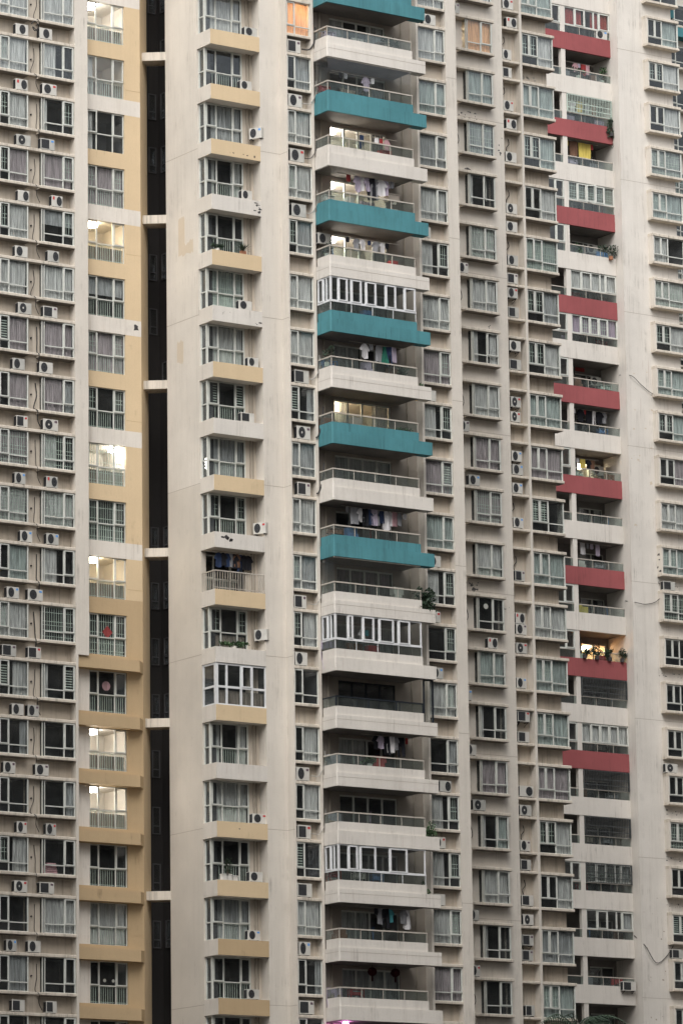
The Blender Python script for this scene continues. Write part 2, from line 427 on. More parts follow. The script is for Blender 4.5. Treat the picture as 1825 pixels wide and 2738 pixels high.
def lamp_meshes():
    if not LAMP_DISC:
        for nm in ('lamp_white', 'lamp_warm'):
            b = MB(); seg = 10
            ring = [(0.27 * math.cos(2 * math.pi * i / seg), 0.27 * math.sin(2 * math.pi * i / seg)) for i in range(seg)]
            b.prism(ring, -0.22, -0.02)
            LAMP_DISC[nm] = b.mesh('ceiling_lamp', nm)
    return LAMP_DISC
def light_room(win, kit, warm, power, lx, ly, lz):
    nm = 'lamp_warm' if warm else 'lamp_white'
    lo = local('ceiling_lamp', lamp_meshes()[nm], win, (lx, ly, lz))
    if power < 4: lo.scale = (.3, .3, .4)
    ld = bpy.data.lights.new('room_light', 'POINT'); ld.energy = power; ld.shadow_soft_size = 0.15
    ld.color = (1.0, 0.42, 0.10) if warm == 'o' else (1.0, 0.80, 0.54) if warm else (1.0, 0.92, 0.82)
    local('room_light', ld, win, (lx, ly, lz - 0.35))
SEED = [0]
def add_window(parent, kit, loc, code='D', wide=None, rotz=0.0, room='room_dark', left_open=0.0, depth=1.5, lit=None, open_sash=None):
    """code: curtain letter, then optional '.' and grille letters"""
    SEED[0] += 1
    cu, _, gr = code.partition('.')
    win = link('window', kit.frame, parent, loc, rotz)
    for me in kit.panes: local('pane', me, win)
    for i, (me, (sx, sz), (sw, sh)) in enumerate(kit.sashes):
        s = local('sash', me, win, (sx, 0, sz))
        if open_sash and i == open_sash[0]:
            s.rotation_euler.z = open_sash[1]
            if open_sash[1] > 0:
                s.location = (sx, -0.03, sz)
    for c in cu:
        sd = SEED[0] % 4
        if c == 'D': continue
        if c == 'w': local('curtain', curtain_mesh(kit, [wide], 'curtain_white', sd), win)
        elif c == 'g': local('curtain', curtain_mesh(kit, [wide], 'curtain_grey', sd), win)
        elif c == 't': local('curtain', curtain_mesh(kit, [wide], 'curtain_sage', sd), win)
        elif c == 'p': local('curtain', curtain_mesh(kit, [wide], 'curtain_mauve', sd), win)
        elif c == 'H': local('curtain', curtain_mesh(kit, [(0.02, 0.98)], 'curtain_grey', sd, kit.h - .03, kit.h * 0.55), win)
        elif c == 'F': local('curtain', curtain_mesh(kit, [(0.02, 0.98)], 'curtain_filler_dun', sd, kit.h * 0.36, 0.03), win)  # half-height sheet added to darken the lower part of the window
        else:
            mt, sp_ = CUR[c]; local('curtain', curtain_mesh(kit, sp_, mt, sd), win)
    for g in gr:
        me = grille_mesh(kit, g)
        if me: local('grille', me, win)
    if depth > 0.02:
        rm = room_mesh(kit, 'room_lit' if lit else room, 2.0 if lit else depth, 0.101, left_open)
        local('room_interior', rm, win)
    if lit: light_room(win, kit, lit[0], lit[1], kit.w * lit[2], lit[3], kit.h - 0.02)
    return win
# ------------------------------------------------------------------ ground
gm = MB().quad((-900, -700, 0), (900, -700, 0), (900, 900, 0), (-900, 900, 0))
link('ground', gm.mesh('ground', 'asphalt'), kind='structure')

# unseen blocks added beside the line of sight to darken the lower storeys
def add_shading_block(pts, h, label):
    cx = sum(p_[0] for p_ in pts) / len(pts); cy_ = sum(p_[1] for p_ in pts) / len(pts)
    t = thing('shading_block', label, 'building', (cx, cy_, 0))
    wpart('wall', MB().prism(pts, 0, h), 'far_block', t)
    gl_ = MB(); lg = MB()
    for k_ in range(int(h / 2.9) - 1):
        z_ = 1.4 + 2.9 * k_
        ex = [((x_ - cx) * 1.012 + cx, (y_ - cy_) * 1.012 + cy_) for x_, y_ in pts]
        lg.prism(ex, z_ + 1.6, z_ + 1.9)
        e2 = [((x_ - cx) * 1.003 + cx, (y_ - cy_) * 1.003 + cy_) for x_, y_ in pts]
        gl_.prism(e2, z_, z_ + 1.5)
    wpart('floor_bands', lg, 'concrete', t)['kind'] = 'stuff'
    wpart('window_bands', gl_, 'room_dark', t)['kind'] = 'stuff'
    wpart('roof', MB().prism([((x_ - cx) * 1.02 + cx, (y_ - cy_) * 1.02 + cy_) for x_, y_ in pts], h, h + .8), 'concrete', t)
add_shading_block([(-21, -8), (-49, -60), (-92, -60), (-62, -8)], 62, 'grey unseen block added left of the view to shade the lower storeys')
add_shading_block([(11, -30), (62, -30), (62, -82), (-29, -82)], 79, 'grey unseen block added right of the view to shade the lower storeys')
add_shading_block([(68, -24), (120, -24), (120, 22), (68, 22)], 80, 'tall grey unseen block added to shade the farther tower from the right')

# kits ----------------------------------------------------------------
H1 = 1.72; TR = 0.44
kitA = window_kit(1.62, H1, [(0, .55, TR, H1, 's'), (.55, 1.62, TR, H1, 'f'), (0, .55, 0, TR, 'l'), (.55, 1.62, 0, TR, 'l')])
kitB = window_kit(1.82, H1, [(.10, 1.22, TR, H1, 'f'), (1.22, 1.82, TR, H1, 's'), (.10, 1.22, 0, TR, 'l'), (1.22, 1.82, 0, TR, 'l')])
kitE = window_kit(1.44, H1, [(0, .52, TR, H1, 's'), (.52, 1.44, TR, H1, 'f'), (0, .52, 0, TR, 'l'), (.52, 1.44, 0, TR, 'l')])
kitH = window_kit(1.74, H1, [(0, 1.09, TR, H1, 'f'), (1.09, 1.74, TR, H1, 's'), (0, 1.09, 0, TR, 'l'), (1.09, 1.74, 0, TR, 'l')])
kitI = window_kit(1.70, H1, [(.07, .97, TR, H1, 'f'), (.97, 1.70, TR, H1, 's'), (.07, .97, 0, TR, 'l'), (.97, 1.70, 0, TR, 'l')])
kitK = window_kit(2.14, H1, [(0, .54, TR + .04, H1, 's'), (.54, 1.13, TR + .04, H1, 's'), (1.13, 2.14, TR + .04, H1, 'f'), (0, 1.13, 0, TR + .04, 'l'), (1.13, 2.14, 0, TR + .04, 'l')])
kitN = window_kit(2.44, 1.65, [(0, .60, .46, 1.65, 's'), (.60, 1.18, .46, 1.65, 's'), (1.18, 2.44, .46, 1.65, 'f'), (0, 1.18, 0, .46, 'l'), (1.18, 2.44, 0, .46, 'l')])
kitC = window_kit(2.20, 2.09, [(0, .58, .90, 2.09, 's'), (.58, 1.55, .90, 2.09, 'f'), (1.55, 2.20, .90, 2.09, 's'), (0, .58, 0, .90, 'l'), (.58, 1.55, 0, .90, 'l'), (1.55, 2.20, 0, .90, 'l')])
kitD = window_kit(2.17, 2.06, [(0, .63, .86, 2.06, 's'), (.63, 1.60, .86, 2.06, 'f'), (1.60, 2.17, .86, 2.06, 's'), (0, .63, 0, .86, 'l'), (.63, 1.60, 0, .86, 'l'), (1.60, 2.17, 0, .86, 'l')])
kitDs = window_kit(.46, 2.06, [(0, .46, .86, 2.06, 'f'), (0, .46, 0, .86, 'l')])


# ================================================================== LEFT TOWER
LB = thing('apartment_building', 'left tower with ochre corner and shaded ledges, set back from the middle tower', 'building', (-8, 8, 0))
NT, NB = -3, 19                     # storeys built in detail
wall = MB(); wall.box(-34, -0.62, 7.6, 22, 0, 90)
# recessed wall behind columns A and B
for n in range(NT, NB + 1):
    wall.box(-30, -5.50, 4.64, 4.74, zS(n) + 1.87, zS(n - 1) + .15)
    for a, b in ((-30, -9.91), (-8.29, -7.44), (-5.62, -5.50)):
        wall.box(a, b, 4.45, 4.62, zS(n) + .15, zS(n) + 1.87)
wall.box(-30, -5.50, 4.45, 4.62, 0, zS(NB) + .15); wall.box(-30, -5.50, 4.45, 4.62, zS(NT - 1) + .15, 90)
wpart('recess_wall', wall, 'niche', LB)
ZC = zS(10) - .44
p = MB(); p.box(-5.57, -4.81, 4.09, 4.95, ZC, 90); p.box(-5.57, -5.43, 4.09, 4.95, 0, ZC)
wpart('pier', p, 'cream', LB)
p = MB(); p.box(-5.43, -4.44, 4.70, 4.95, 0, ZC)
wpart('panel_wall', p, 'white_panel', LB)
# corner wall and 45 degree return
p = MB(); p.prism([(-1.30, 4.70), (-0.20, 5.80), (-0.20, 14), (-0.6, 14), (-0.6, 6.0), (-1.55, 5.05), (-1.55, 4.95), (-1.30, 4.95)], 0, 90)
wpart('corner_wall', p, 'ochre', LB)
for n in range(NT, NB + 1):
    low = n >= 10
    mb = MB().box(-2.24, -1.299, 4.698, 4.95, zS(n) - .22, zS(n) + 1.87)
    wpart('pier_panel', mb, 'ochre_dark' if low else 'ochre', LB)
    mt = 'white_panel' if (n % 2 == 0 and n <= 8) else ('ochre_dark' if n >= 9 else 'ochre')
    mb = MB().box(-5.43 if low else -4.811, -1.298, 4.696, 4.95, zS(n) - 1.03, zS(n) - .22)
    wpart('spandrel_panel', mb, mt, LB)
    if low:
        mb = MB().prism([(-5.428, 4.2), (-1.80, 4.2), (-1.285, 4.715), (-1.285, 4.75), (-5.428, 4.75)], zS(n) - 1.02, zS(n) - .43)
        wpart('projecting_band', mb, 'ochre_dark', LB)
sillA = MB()
sillA.cbox(-14, -8.20, 4.10, 4.70, 0, .15).cbox(-7.55, -5.56, 4.10, 4.70, 0, .15).cbox(-8.20, -7.55, 4.115, 4.24, .01, .14)
sillA = sillA.mesh('sill_ledge', 'ledge'); headA = MB().cbox(-14, -5.56, 4.10, 4.70, 0, .16).mesh('head_ledge', 'ledge')
soffA = MB().box(-14, -8.21, 4.13, 4.69, -.008, .02).box(-7.54, -5.575, 4.13, 4.69, -.008, .02).mesh('soffit', 'soffit_shade_grime')
codesA = dict(zip(range(-2, 20), 'W W W.s w.s p.s w.s W p.h p P.f W.k t W.s Rr.h r D R.s D g D D D D'.split()))
codesB = dict(zip(range(-2, 20), 'W W L l.s P.s H.s W P pr L.f W.k L D.f l.h D r D W D D D D'.split()))
codesC = dict(zip(range(-2, 20), 'W.b DF.b lF.b l P.bs DF.b H.b P.bs D.bs DF.fb D.fb DF.b D.fb D.b DF.b DF.b D.b W.b D.b D.b D.b D'.split()))
litC = {-1: (False, 28, .22, .40), 0: (False, 1.5, .38, 1.6), 3: (True, 22, .26, .42), 7: (False, 18, .80, .42), 9: (True, 14, .22, .42), 12: (False, 13, .20, .44), 13: (False, 17, .2, .44)}
side_pane_B = MB().box(0.0, .006, .07, .29, .02, H1 - .02).mesh('pane', 'glass')
for n in range(NT, NB + 1):
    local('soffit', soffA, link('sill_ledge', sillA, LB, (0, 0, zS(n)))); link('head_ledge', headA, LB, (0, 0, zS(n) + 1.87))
    if n < -2: continue
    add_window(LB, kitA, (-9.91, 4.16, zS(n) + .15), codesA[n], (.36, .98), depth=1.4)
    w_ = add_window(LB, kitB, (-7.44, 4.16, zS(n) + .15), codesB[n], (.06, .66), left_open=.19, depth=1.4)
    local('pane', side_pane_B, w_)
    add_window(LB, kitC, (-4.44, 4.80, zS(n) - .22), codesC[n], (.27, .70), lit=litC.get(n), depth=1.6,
               open_sash={9: (0, -.22), 7: (1, .9), 1: (0, -.15)}.get(n))
for i in range(-1, 8):
    z = 70.75 - 8.7 * i
    mb = MB().prism([(-1.0, 5.06), (0.06, 4.24), (0.75, 4.95), (-0.3, 5.78)], z, z + .44)
    wpart('connecting_beam', mb, 'ledge', LB)
# drain pipes and stubs between columns A and B
stub = MB().tube([(-7.95, 4.46, .95), (-7.95, 4.38, .95)], .045, 6).mesh('pipe_stub', 'soot')
for n in range(NT, NB): link('pipe_stub', stub, LB, (0, 0, zS(n)))

# ================================================================== MIDDLE TOWER
CB = thing('apartment_building', 'middle tower with teal and cream balconies and a broad cream pier', 'building', (8, 4, 0))
ZB = 47.85                              # colour change on the side wall
w1 = MB(); w1.box(0, .3, 1.27, 4.31, ZB, 90); w1.box(0.3, 3.2, 4.05, 4.31, 0, 90)
wpart('side_wall', w1, 'cream', CB)
w1 = MB(); w1.box(0, .3, 1.27, 4.31, 0, ZB); wpart('side_wall', w1, 'beige', CB)
w1 = MB()
w1.box(2.99, 4.20, 0, 3.2, 0, 90)                                   # broad pier
w1.box(4.20, 4.27, -.635, 3.2, 0, 90)                               # edge of column E
w1.box(5.74, 5.89, -.64, .2, 0, 90)                                 # slim pier
w1.box(12.37, 12.51, -.64, .6, 0, 90)
w1.box(14.27, 14.94, -.64, 5.0, 0, 90)
w1.box(23.25, 23.40, 4.85, 5.62, 0, 90)
wpart('piers', w1, 'cream', CB)
core = MB(); core.box(.4, 14.9, 3.2, 4.3, 0, 90); core.box(2.31, 14.9, 4.3, 14, 0, 90); core.box(14.9, 25.3, 7.4, 16, 0, 90)
wpart('rear_wall', core, 'cream', CB)
dw = MB(); dw.box(2.34, 3.0, .72, .9, 0, 90)
for n in range(NT, NB + 1): dw.box(.30, 2.34, .74, .9, zS(n) + 1.90, zS(n - 1) - .15)
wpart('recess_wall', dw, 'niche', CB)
# light well behind the slot
well = MB(); well.box(-.2, 2.4, 8.2, 8.4, 0, 90); well.box(2.0, 2.3, 4.3, 8.2, 0, 90); well.box(-.6, 2.3, 4.32, 8.4, 88, 89)  # last box: unseen roof slab added over the well to keep it dark
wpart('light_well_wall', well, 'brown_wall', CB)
kitW = window_kit(.42, 1.35, [(0, .42, .4, 1.35, 'f'), (0, .42, 0, .4, 'l')], frame='bare_render')
for n in range(-2, NB):
    if RND.random() < .55: add_window(CB, kitW, (1.40, 8.15, zS(n) + .2), 'D', depth=.04)
    if RND.random() < .6: add_window(CB, kitW, (1.95, 7.88, zS(n) + .2), 'D', rotz=-math.pi / 2, depth=.04)

# --- corner bay D
ochreD = {3, 5, 7, 9, 11, 13}
codesD = dict(zip(range(-2, 20), 'W W D.b G B.b D.b T.bf W.b D.bh G.b D.bs D DF.s D B.b W.b D.b G.b D.b D.b D D'.split()))
blockD = MB().box(0, 2.99, 0, 1.27, 0, .79).mesh('parapet', 'cream')
panelD = {m_: MB().box(.004, 2.985, -.008, .05, .003, .787).mesh('parapet_face', m_) for m_ in ('ochre', 'cream_pale', 'ochre_dark')}
postD = MB().box(.10, .175, .70, .80, 0, 2.11).mesh('corner_post', 'frame')
dpipe = MB().tube([(2.62, .66, 0), (2.62, .66, 2.11)], .05, 6).tube([(2.80, .68, 0), (2.80, .68, 2.11)], .035, 6).mesh('drain_pipe', 'pipe')
for n in range(NT, NB + 1):
    bl = link('parapet', blockD, CB, (0, 0, zS(n) + 1.94))
    local('parapet_face', panelD['cream_pale' if n in ochreD else ('ochre_dark' if n >= 16 else 'ochre')], bl)
    if n < -2: continue
    if n not in (9, 11):
        link('corner_post', postD, CB, (0, 0, zS(n) - .17))
        add_window(CB, kitD, (.17, .72, zS(n) - .16), codesD[n], (.30, .74), depth=1.8, open_sash={2: (1, -.16)}.get(n))
        add_window(CB, kitDs, (.10, 1.25, zS(n) - .16), codesD[n][0] if codesD[n][0] in 'WGT' else 'D', rotz=-math.pi / 2, depth=.3)
    link('drain_pipe', dpipe, CB, (0, 0, zS(n) - .17))
# storey 9: open loggia with bar railing
n = 9
rb = MB(); zf = zS(n) - .17
for i in range(20):
    x = .05 + 2.88 * i / 19; rb.box(x - .012, x + .012, .04, .064, zf, zf + .92)
for i in range(7):
    y = .05 + 1.15 * i / 6; rb.box(.04, .064, y - .012, y + .012, zf, zf + .92)
rb.box(.02, 2.95, .025, .08, zf + .92, zf + .97); rb.box(.02, .075, .08, 1.22, zf + .92, zf + .97); rb.box(.02, 2.95, .03, .075, zf + .08, zf + .11)
wpart('railing', rb, 'rail_metal', CB)
add_window(CB, kitD, (.40, 1.7, zf), 'D.b', depth=1.2)
# storey 11: white framed bay flush with the parapet
kitD11 = window_kit(2.85, 2.05, [(.0, .55, .9, 2.05, 'f'), (.55, 1.40, .9, 2.05, 'f'), (1.40, 2.05, .9, 2.05, 's'), (2.05, 2.85, .9, 2.05, 'f'),
                                 (.0, .55, 0, .9, 'l'), (.55, 1.40, 0, .9, 'l'), (1.40, 2.05, 0, .9, 'l'), (2.05, 2.85, 0, .9, 'l')], t=.10, frame='frame_white')
kitD11s = window_kit(1.05, 2.05, [(0, 1.05, .9, 2.05, 'f'), (0, 1.05, 0, .9, 'l')], t=.10, frame='frame_white')
add_window(CB, kitD11, (.13, .04, zS(11) - .155), 'DF', depth=2.0)
add_window(CB, kitD11s, (.03, 1.20, zS(11) - .155), 'D', rotz=-math.pi / 2, depth=.01)
wpart('corner_post', MB().box(.02, .13, .03, .14, zS(11) - .165, zS(11) + 1.935), 'frame_white', CB)

# --- columns E and H
def niche_column(x0, x1, codes, kit, wide, litmap, opens):
    sm = MB().cbox(x0 - .03, x1 + .03, -.63, -.05, 0, .15).mesh('sill_ledge', 'ledge'); hm = MB().cbox(x0 - .03, x1 + .03, -.63, -.05, 0, .16).mesh('head_ledge', 'ledge')
    so = MB().box(x0 + .002, x1 - .002, -.60, -.06, -.008, .02).mesh('soffit', 'soffit_shade_grime')
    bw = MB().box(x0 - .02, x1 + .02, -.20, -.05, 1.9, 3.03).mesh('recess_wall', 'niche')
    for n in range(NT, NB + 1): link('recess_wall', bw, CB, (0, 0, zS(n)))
    for n in range(NT, NB + 1):
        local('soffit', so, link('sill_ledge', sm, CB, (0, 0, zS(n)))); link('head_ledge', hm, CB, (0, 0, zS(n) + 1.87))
        if n < -2: continue
        add_window(CB, kit, (x0 + .015, -.55, zS(n) + .15), codes[n], wide, lit=litmap.get(n), depth=1.5, open_sash=opens.get(n))
codesE = dict(zip(range(-2, 20), 'W O g W W.s g.s W W r.h G W G.s R.s D w w D.h W r D D D'.split()))
codesH = dict(zip(range(-2, 20), 'W W T G W L.s W P.s L.s Pr.h T L.s D.s W.s r L.s L.s W.h P D D D'.split()))
niche_column(4.27, 5.74, codesE, kitE, (.37, .97), {-1: ('o', 20, .6, .9)}, {11: (0, -.1)})
niche_column(12.51, 14.28, codesH, kitH, (.03, .60), {}, {1: (0, .10), 6: (0, .1)})

# --- columns I, J, K (rear wing)
iw = MB()
for n in range(-5, NB + 1):
    iw.box(14.94, 22.03, 4.82, 5.0, zS(n) + 1.87, zS(n - 1) + .15)
    iw.box(14.94, 19.35, 4.82, 5.0, zS(n) + .15, zS(n) + 1.87); iw.box(21.05, 22.03, 4.82, 5.0, zS(n) + .15, zS(n) + 1.87)
iw.box(14.94, 22.03, 4.82, 5.0, 0, zS(NB) + .15)
wpart('wing_wall', iw, 'cream', CB)
jw = MB(); jw.box(22.0, 23.27, 5.37, 5.5, 0, 90); wpart('recess_wall', jw, 'niche', CB)
kw = MB().box(23.4, 25.45, 5.40, 5.6, 1.87, 3.05).mesh('spandrel_wall', 'niche')
for n in range(-5, NB + 1): link('spandrel_wall', kw, CB, (0, 0, zS(n)))
sillI = MB().cbox(18.95, 21.17, 4.35, 4.86, 0, .15).cbox(17.0, 18.95, 4.36, 4.47, .005, .145).box(17.0, 18.95, 4.47, 4.60, .02, .13).mesh('sill_ledge', 'ledge')
headI = MB().cbox(17.0, 21.17, 4.35, 4.86, 0, .16).mesh('head_ledge', 'ledge')
sillK = MB().cbox(23.39, 25.62, 4.86, 5.45, 0, .15).mesh('sill_ledge', 'ledge'); headK = MB().cbox(23.39, 25.64, 4.86, 5.45, 0, .16).mesh('head_ledge', 'ledge')
soffI = MB().box(18.97, 21.15, 4.38, 4.85, -.008, .02).mesh('soffit', 'soffit_shade_grime'); soffK = MB().box(23.41, 25.60, 4.89, 5.44, -.008, .02).mesh('soffit', 'soffit_shade_grime')
shelfJ = MB().cbox(22.02, 23.26, 4.89, 5.42, 0, .14).mesh('shelf', 'ledge')
endK = MB().box(25.56, 25.60, 4.96, 5.5, 0, H1).mesh('bay_side', 'frame')
side_pane_I = MB().box(0.0, .006, .07, .40, .02, H1 - .02).mesh('pane', 'glass')
codesI = dict(zip(range(-4, 20), 'W W O T G.f l W.f W B W P P.f W.b D T l P lS W l D D D D'.split()))
codesK = dict(zip(range(-4, 20), 'W T w.s T t.s R T.f g.s w.s T P D.hs T W T.s T.s P w.s w G T.s G W W'.split()))
for n in range(-4, NB + 1):
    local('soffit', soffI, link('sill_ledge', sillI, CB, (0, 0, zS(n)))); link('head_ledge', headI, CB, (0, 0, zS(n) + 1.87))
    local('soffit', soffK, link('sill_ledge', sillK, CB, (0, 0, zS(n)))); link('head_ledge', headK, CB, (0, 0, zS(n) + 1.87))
    link('shelf', shelfJ, CB, (0, 0, zS(n) + .003)); link('shelf', shelfJ, CB, (0, 0, zS(n) + 1.885))
    w_ = add_window(CB, kitI, (19.35, 4.45, zS(n) + .15), codesI[n], (.05, .56), left_open=.27, depth=1.9, lit={-2: (True, 3, .7, 1.4)}.get(n),
                    open_sash={0: (0, .55), 1: (0, .8), 8: (0, .5)}.get(n))
    local('pane', side_pane_I, w_)
    add_window(CB, kitK, (23.42, 4.95, zS(n) + .15), codesK[n], (.54, .98), depth=1.8, open_sash={2: (0, -.12)}.get(n))
    link('bay_side', endK, CB, (0, 0, zS(n) + .15))

# --- balconies G
def zb(n): return zS(n) + 1.74
gw = MB(); gw.box(5.85, 7.26, -.09, .1, 0, 90); gw.box(10.76, 12.4, -.09, .1, 0, 90)
for n in range(NT, NB + 2): gw.box(7.26, 10.76, -.09, .1, zb(n) - .15, zb(n) + .22)
wpart('balcony_back_wall', gw, 'balcony_wall', CB)
XL, XU, XR, YF = 5.89, 11.28, 12.07, -1.88
low_g = MB(); low_g.prism([(XL, -.66), (XL, YF + .05), (XL + .05, YF), (XR, YF), (XR, YF + .55), (XU + .02, YF + .55), (XU + .02, YF + .12), (XL + .12, YF + .12), (XL + .12, -.66)], 0, .67)
low_g.box(XU + .03, XR - .01, YF + .1, YF + .54, .02, .12)
seam_m = MB().box(XL + .06, XR - .002, YF - .004, YF + .05, .445, .460).box(XL - .003, XL + .05, YF + .06, -.67, .445, .460).mesh('render_joint', 'joint')
up_g = MB(); up_g.prism([(XL + .05, -.66), (XL + .05, YF + .10), (XL + .10, YF + .06), (XU, YF + .06), (XU, YF + .115), (XL + .115, YF + .115), (XL + .115, -.66)], .67, 1.12)
slab_g = MB().box(XL + .13, XU, YF + .121, -.08, .0, .16).mesh('slab', 'balcony_dark')
rail_g = MB().box(XL + .03, XU - .04, YF + .04, YF + .11, 1.565, 1.63).box(XL + .03, XL + .10, YF + .11, -.65, 1.565, 1.63)
def MB_copy(b):
    c = MB(); c.v = list(b.v); c.f = list(b.f); return c
low_m = {c: MB_copy(low_g).mesh('balcony', c) for c in ('teal', 'cream_pale')}
up_m = {c: MB_copy(up_g).mesh('upper_parapet', c) for c in ('teal', 'cream_pale')}
rail_me = {c: MB_copy(rail_g).mesh('handrail', c) for c in ('rail_metal', 'frame_dark', 'frame_white')}
post_me = {c: MB().box(-.016, .016, YF + .055, YF + .09, 1.12, 1.565).mesh('post', c) for c in ('rail_metal', 'frame_dark', 'frame_white')}
POSTS = [XL + .06, 7.22, 8.52, 9.80, XU - .07]
pane_me = [MB().box(POSTS[i] + .016, POSTS[i + 1] - .016, YF + .066, YF + .074, 1.13, 1.565).mesh('glass_panel', 'rail_glass') for i in range(4)]
pane_side = MB().box(XL + .055, XL + .063, YF + .10, -.66, 1.13, 1.565).mesh('glass_panel', 'rail_glass')
DW, DH = 3.50, 2.50
kitDoor = window_kit(DW, DH, [(0, .88, 0, DH, 'f'), (.88, 1.75, 0, DH, 'f'), (1.75, 2.62, 0, DH, 'f'), (2.62, 3.5, 0, DH, 'f')], t=.09)
kitDoorB = window_kit(DW, DH, [(0, .88, 0, DH, 'f'), (.88, 1.75, 0, DH, 'f'), (1.75, 2.62, 0, DH, 'f'), (2.62, 3.5, 0, DH, 'f')], t=.09, frame='frame_dark')
EH = 1.23
def enc_cells(xs): return [(a, b, 0, EH, 's' if i % 2 else 'f') for i, (a, b) in enumerate(zip(xs[:-1], xs[1:]))]
kitG5 = window_kit(5.2, EH, enc_cells([0, .42, .98, 1.22, 1.84, 2.12, 2.75, 3.35, 3.98, 4.52, 5.2]), t=.07, frame='frame_white')
kitG11 = window_kit(5.2, EH, enc_cells([0, .72, 1.02, 1.62, 2.30, 2.62, 3.5, 3.8, 4.5, 5.2]), t=.07, frame='frame_white')
kitG15 = window_kit(5.2, EH, enc_cells([0, .55, 1.1, 1.25, 2.2, 3.05, 4.1, 5.2]), t=.07, frame='frame_white')
kitGs = window_kit(1.08, EH, [(0, .5, 0, EH, 's'), (.5, .75, 0, EH, 'f'), (.75, 1.08, 0, EH, 'f')], t=.07, frame='frame_white')
CODES_DOOR = {0: ('B', None), 1: ('r', None), 2: ('r', (False, 60, .10, .5)), 3: ('D', (False, 60, .08, .5)), 4: ('r', (False, 55, .08, .5)), 5: ('G', None), 6: ('L', None),
              7: ('B', (True, 30, .06, .45)), 8: ('W', None), 9: ('R', None), 10: ('P', None), 11: ('W', None), 12: ('D', None), 13: ('L', None), 14: ('D', None), 15: ('D', None),
              16: ('L', None), 17: ('G', None), 18: ('D', None), -1: ('W', None), -2: ('W', None)}
ENC = {5: kitG5, 11: kitG11, 15: kitG15}
GB = {}
for n in range(-2, 20):
    c = 'teal' if (n % 2 and n <= 9) else 'cream_pale'
    z = zb(n)
    b = link('balcony', low_m[c], CB, (0, 0, z)); GB[n] = b
    if n == -1: b['label'] = 'teal balcony cut off by the top edge of the photo'
    local('upper_parapet', up_m[c], b); local('slab', slab_g, b)
    if c != 'teal' and n % 3 != 2: local('render_joint', seam_m, b)
    rm = 'frame_dark' if n == 12 else ('frame_white' if n in ENC else 'rail_metal')
    local('handrail', rail_me[rm], b)
    for px in POSTS: local('post', post_me[rm], b, (px, 0, 0))
    for me in pane_me: local('glass_panel', me, b)
    local('glass_panel', pane_side, b)
    code, lit = CODES_DOOR.get(n, ('D', None))
    add_window(CB, kitDoorB if n == 12 else kitDoor, (7.26, -.03, z + .22), code, (.25, .5), depth=2.4, lit=lit, room='room')
    if n in ENC:
        add_window(CB, ENC[n], (XL + .10, YF + .05, z + 1.64), 'D', depth=.01)
        add_window(CB, kitGs, (XL + .04, -.70, z + 1.64), 'D', rotz=-math.pi / 2, depth=.01)
        local('corner_post', MB().box(XL + .03, XL + .12, YF + .04, YF + .13, 1.63, 2.895).mesh('corner_post', 'frame_white'), b)
    if n in (1, 10):
        for i in range(4):
            local('glass_panel', MB().box(POSTS[i] + .01, POSTS[i + 1] - .01, YF + .066, YF + .074, 1.64, 2.88).mesh('glass_panel', 'glass_clear'), b)
        local('glass_panel', MB().box(XL + .055, XL + .063, YF + .10, -.66, 1.64, 2.88).mesh('glass_panel', 'glass_clear'), b)
        local('top_track', MB().box(XL + .03, XU - .04, YF + .05, YF + .10, 2.84, 2.895).mesh('top_track', 'rail_metal'), b)
    if n == 12:
        fr = MB(); fr.ring(0, .62, 0, 2.3, .07, YF + .2, YF + .27)
        local('screen_frame', fr.mesh('screen_frame', 'frame_dark'), b, (XU + .10, 0, .60))
        local('glass_panel', MB().box(.06, .56, YF + .23, YF + .238, .06, 2.24).mesh('glass_panel', 'glass'), b, (XU + .10, 0, .60))
        for px in (XL + .06, 7.9, 9.6): local('post', MB().box(-.035, .035, YF + .05, YF + .10, 1.12, 1.6).mesh('post', 'frame_dark'), b, (px, 0, 0))
# downpipe inside each balcony
gp = MB().tube([(6.62, -.16, 0), (6.62, -.16, 84)], .06, 6).tube([(11.75, -.17, 0), (11.75, -.17, 84)], .05, 6)
wpart('drain_pipe', gp, 'pipe', CB)

# expansion joints on the pale walls (every third storey)
jt = MB()
for i in range(-1, 8):
    z = 65.27 - 8.7 * i
    jt.box(-.004, .2, 1.2715, 4.309, z, z + .022); 
    jt.box(2.99, 4.199, -.004, .2, z - .0, z + .022); jt.box(4.196, 4.25, -.63, -.0, z, z + .022)
    zj = 70.83 - 8.7 * i - .01
    jt.box(14.275, 14.94, -.644, -.2, zj, zj + .022); jt.box(15.0, 22.03, 4.816, 4.9, zj, zj + .022)
wpart('expansion_joint', jt, 'joint', CB)
jl = MB()
for i in range(-1, 8):
    z = 68.9 - 8.7 * i
    jl.box(-2.2, -1.30, 4.692, 4.8, z, z + .02)
wpart('expansion_joint', jl, 'ochre_dark', LB)

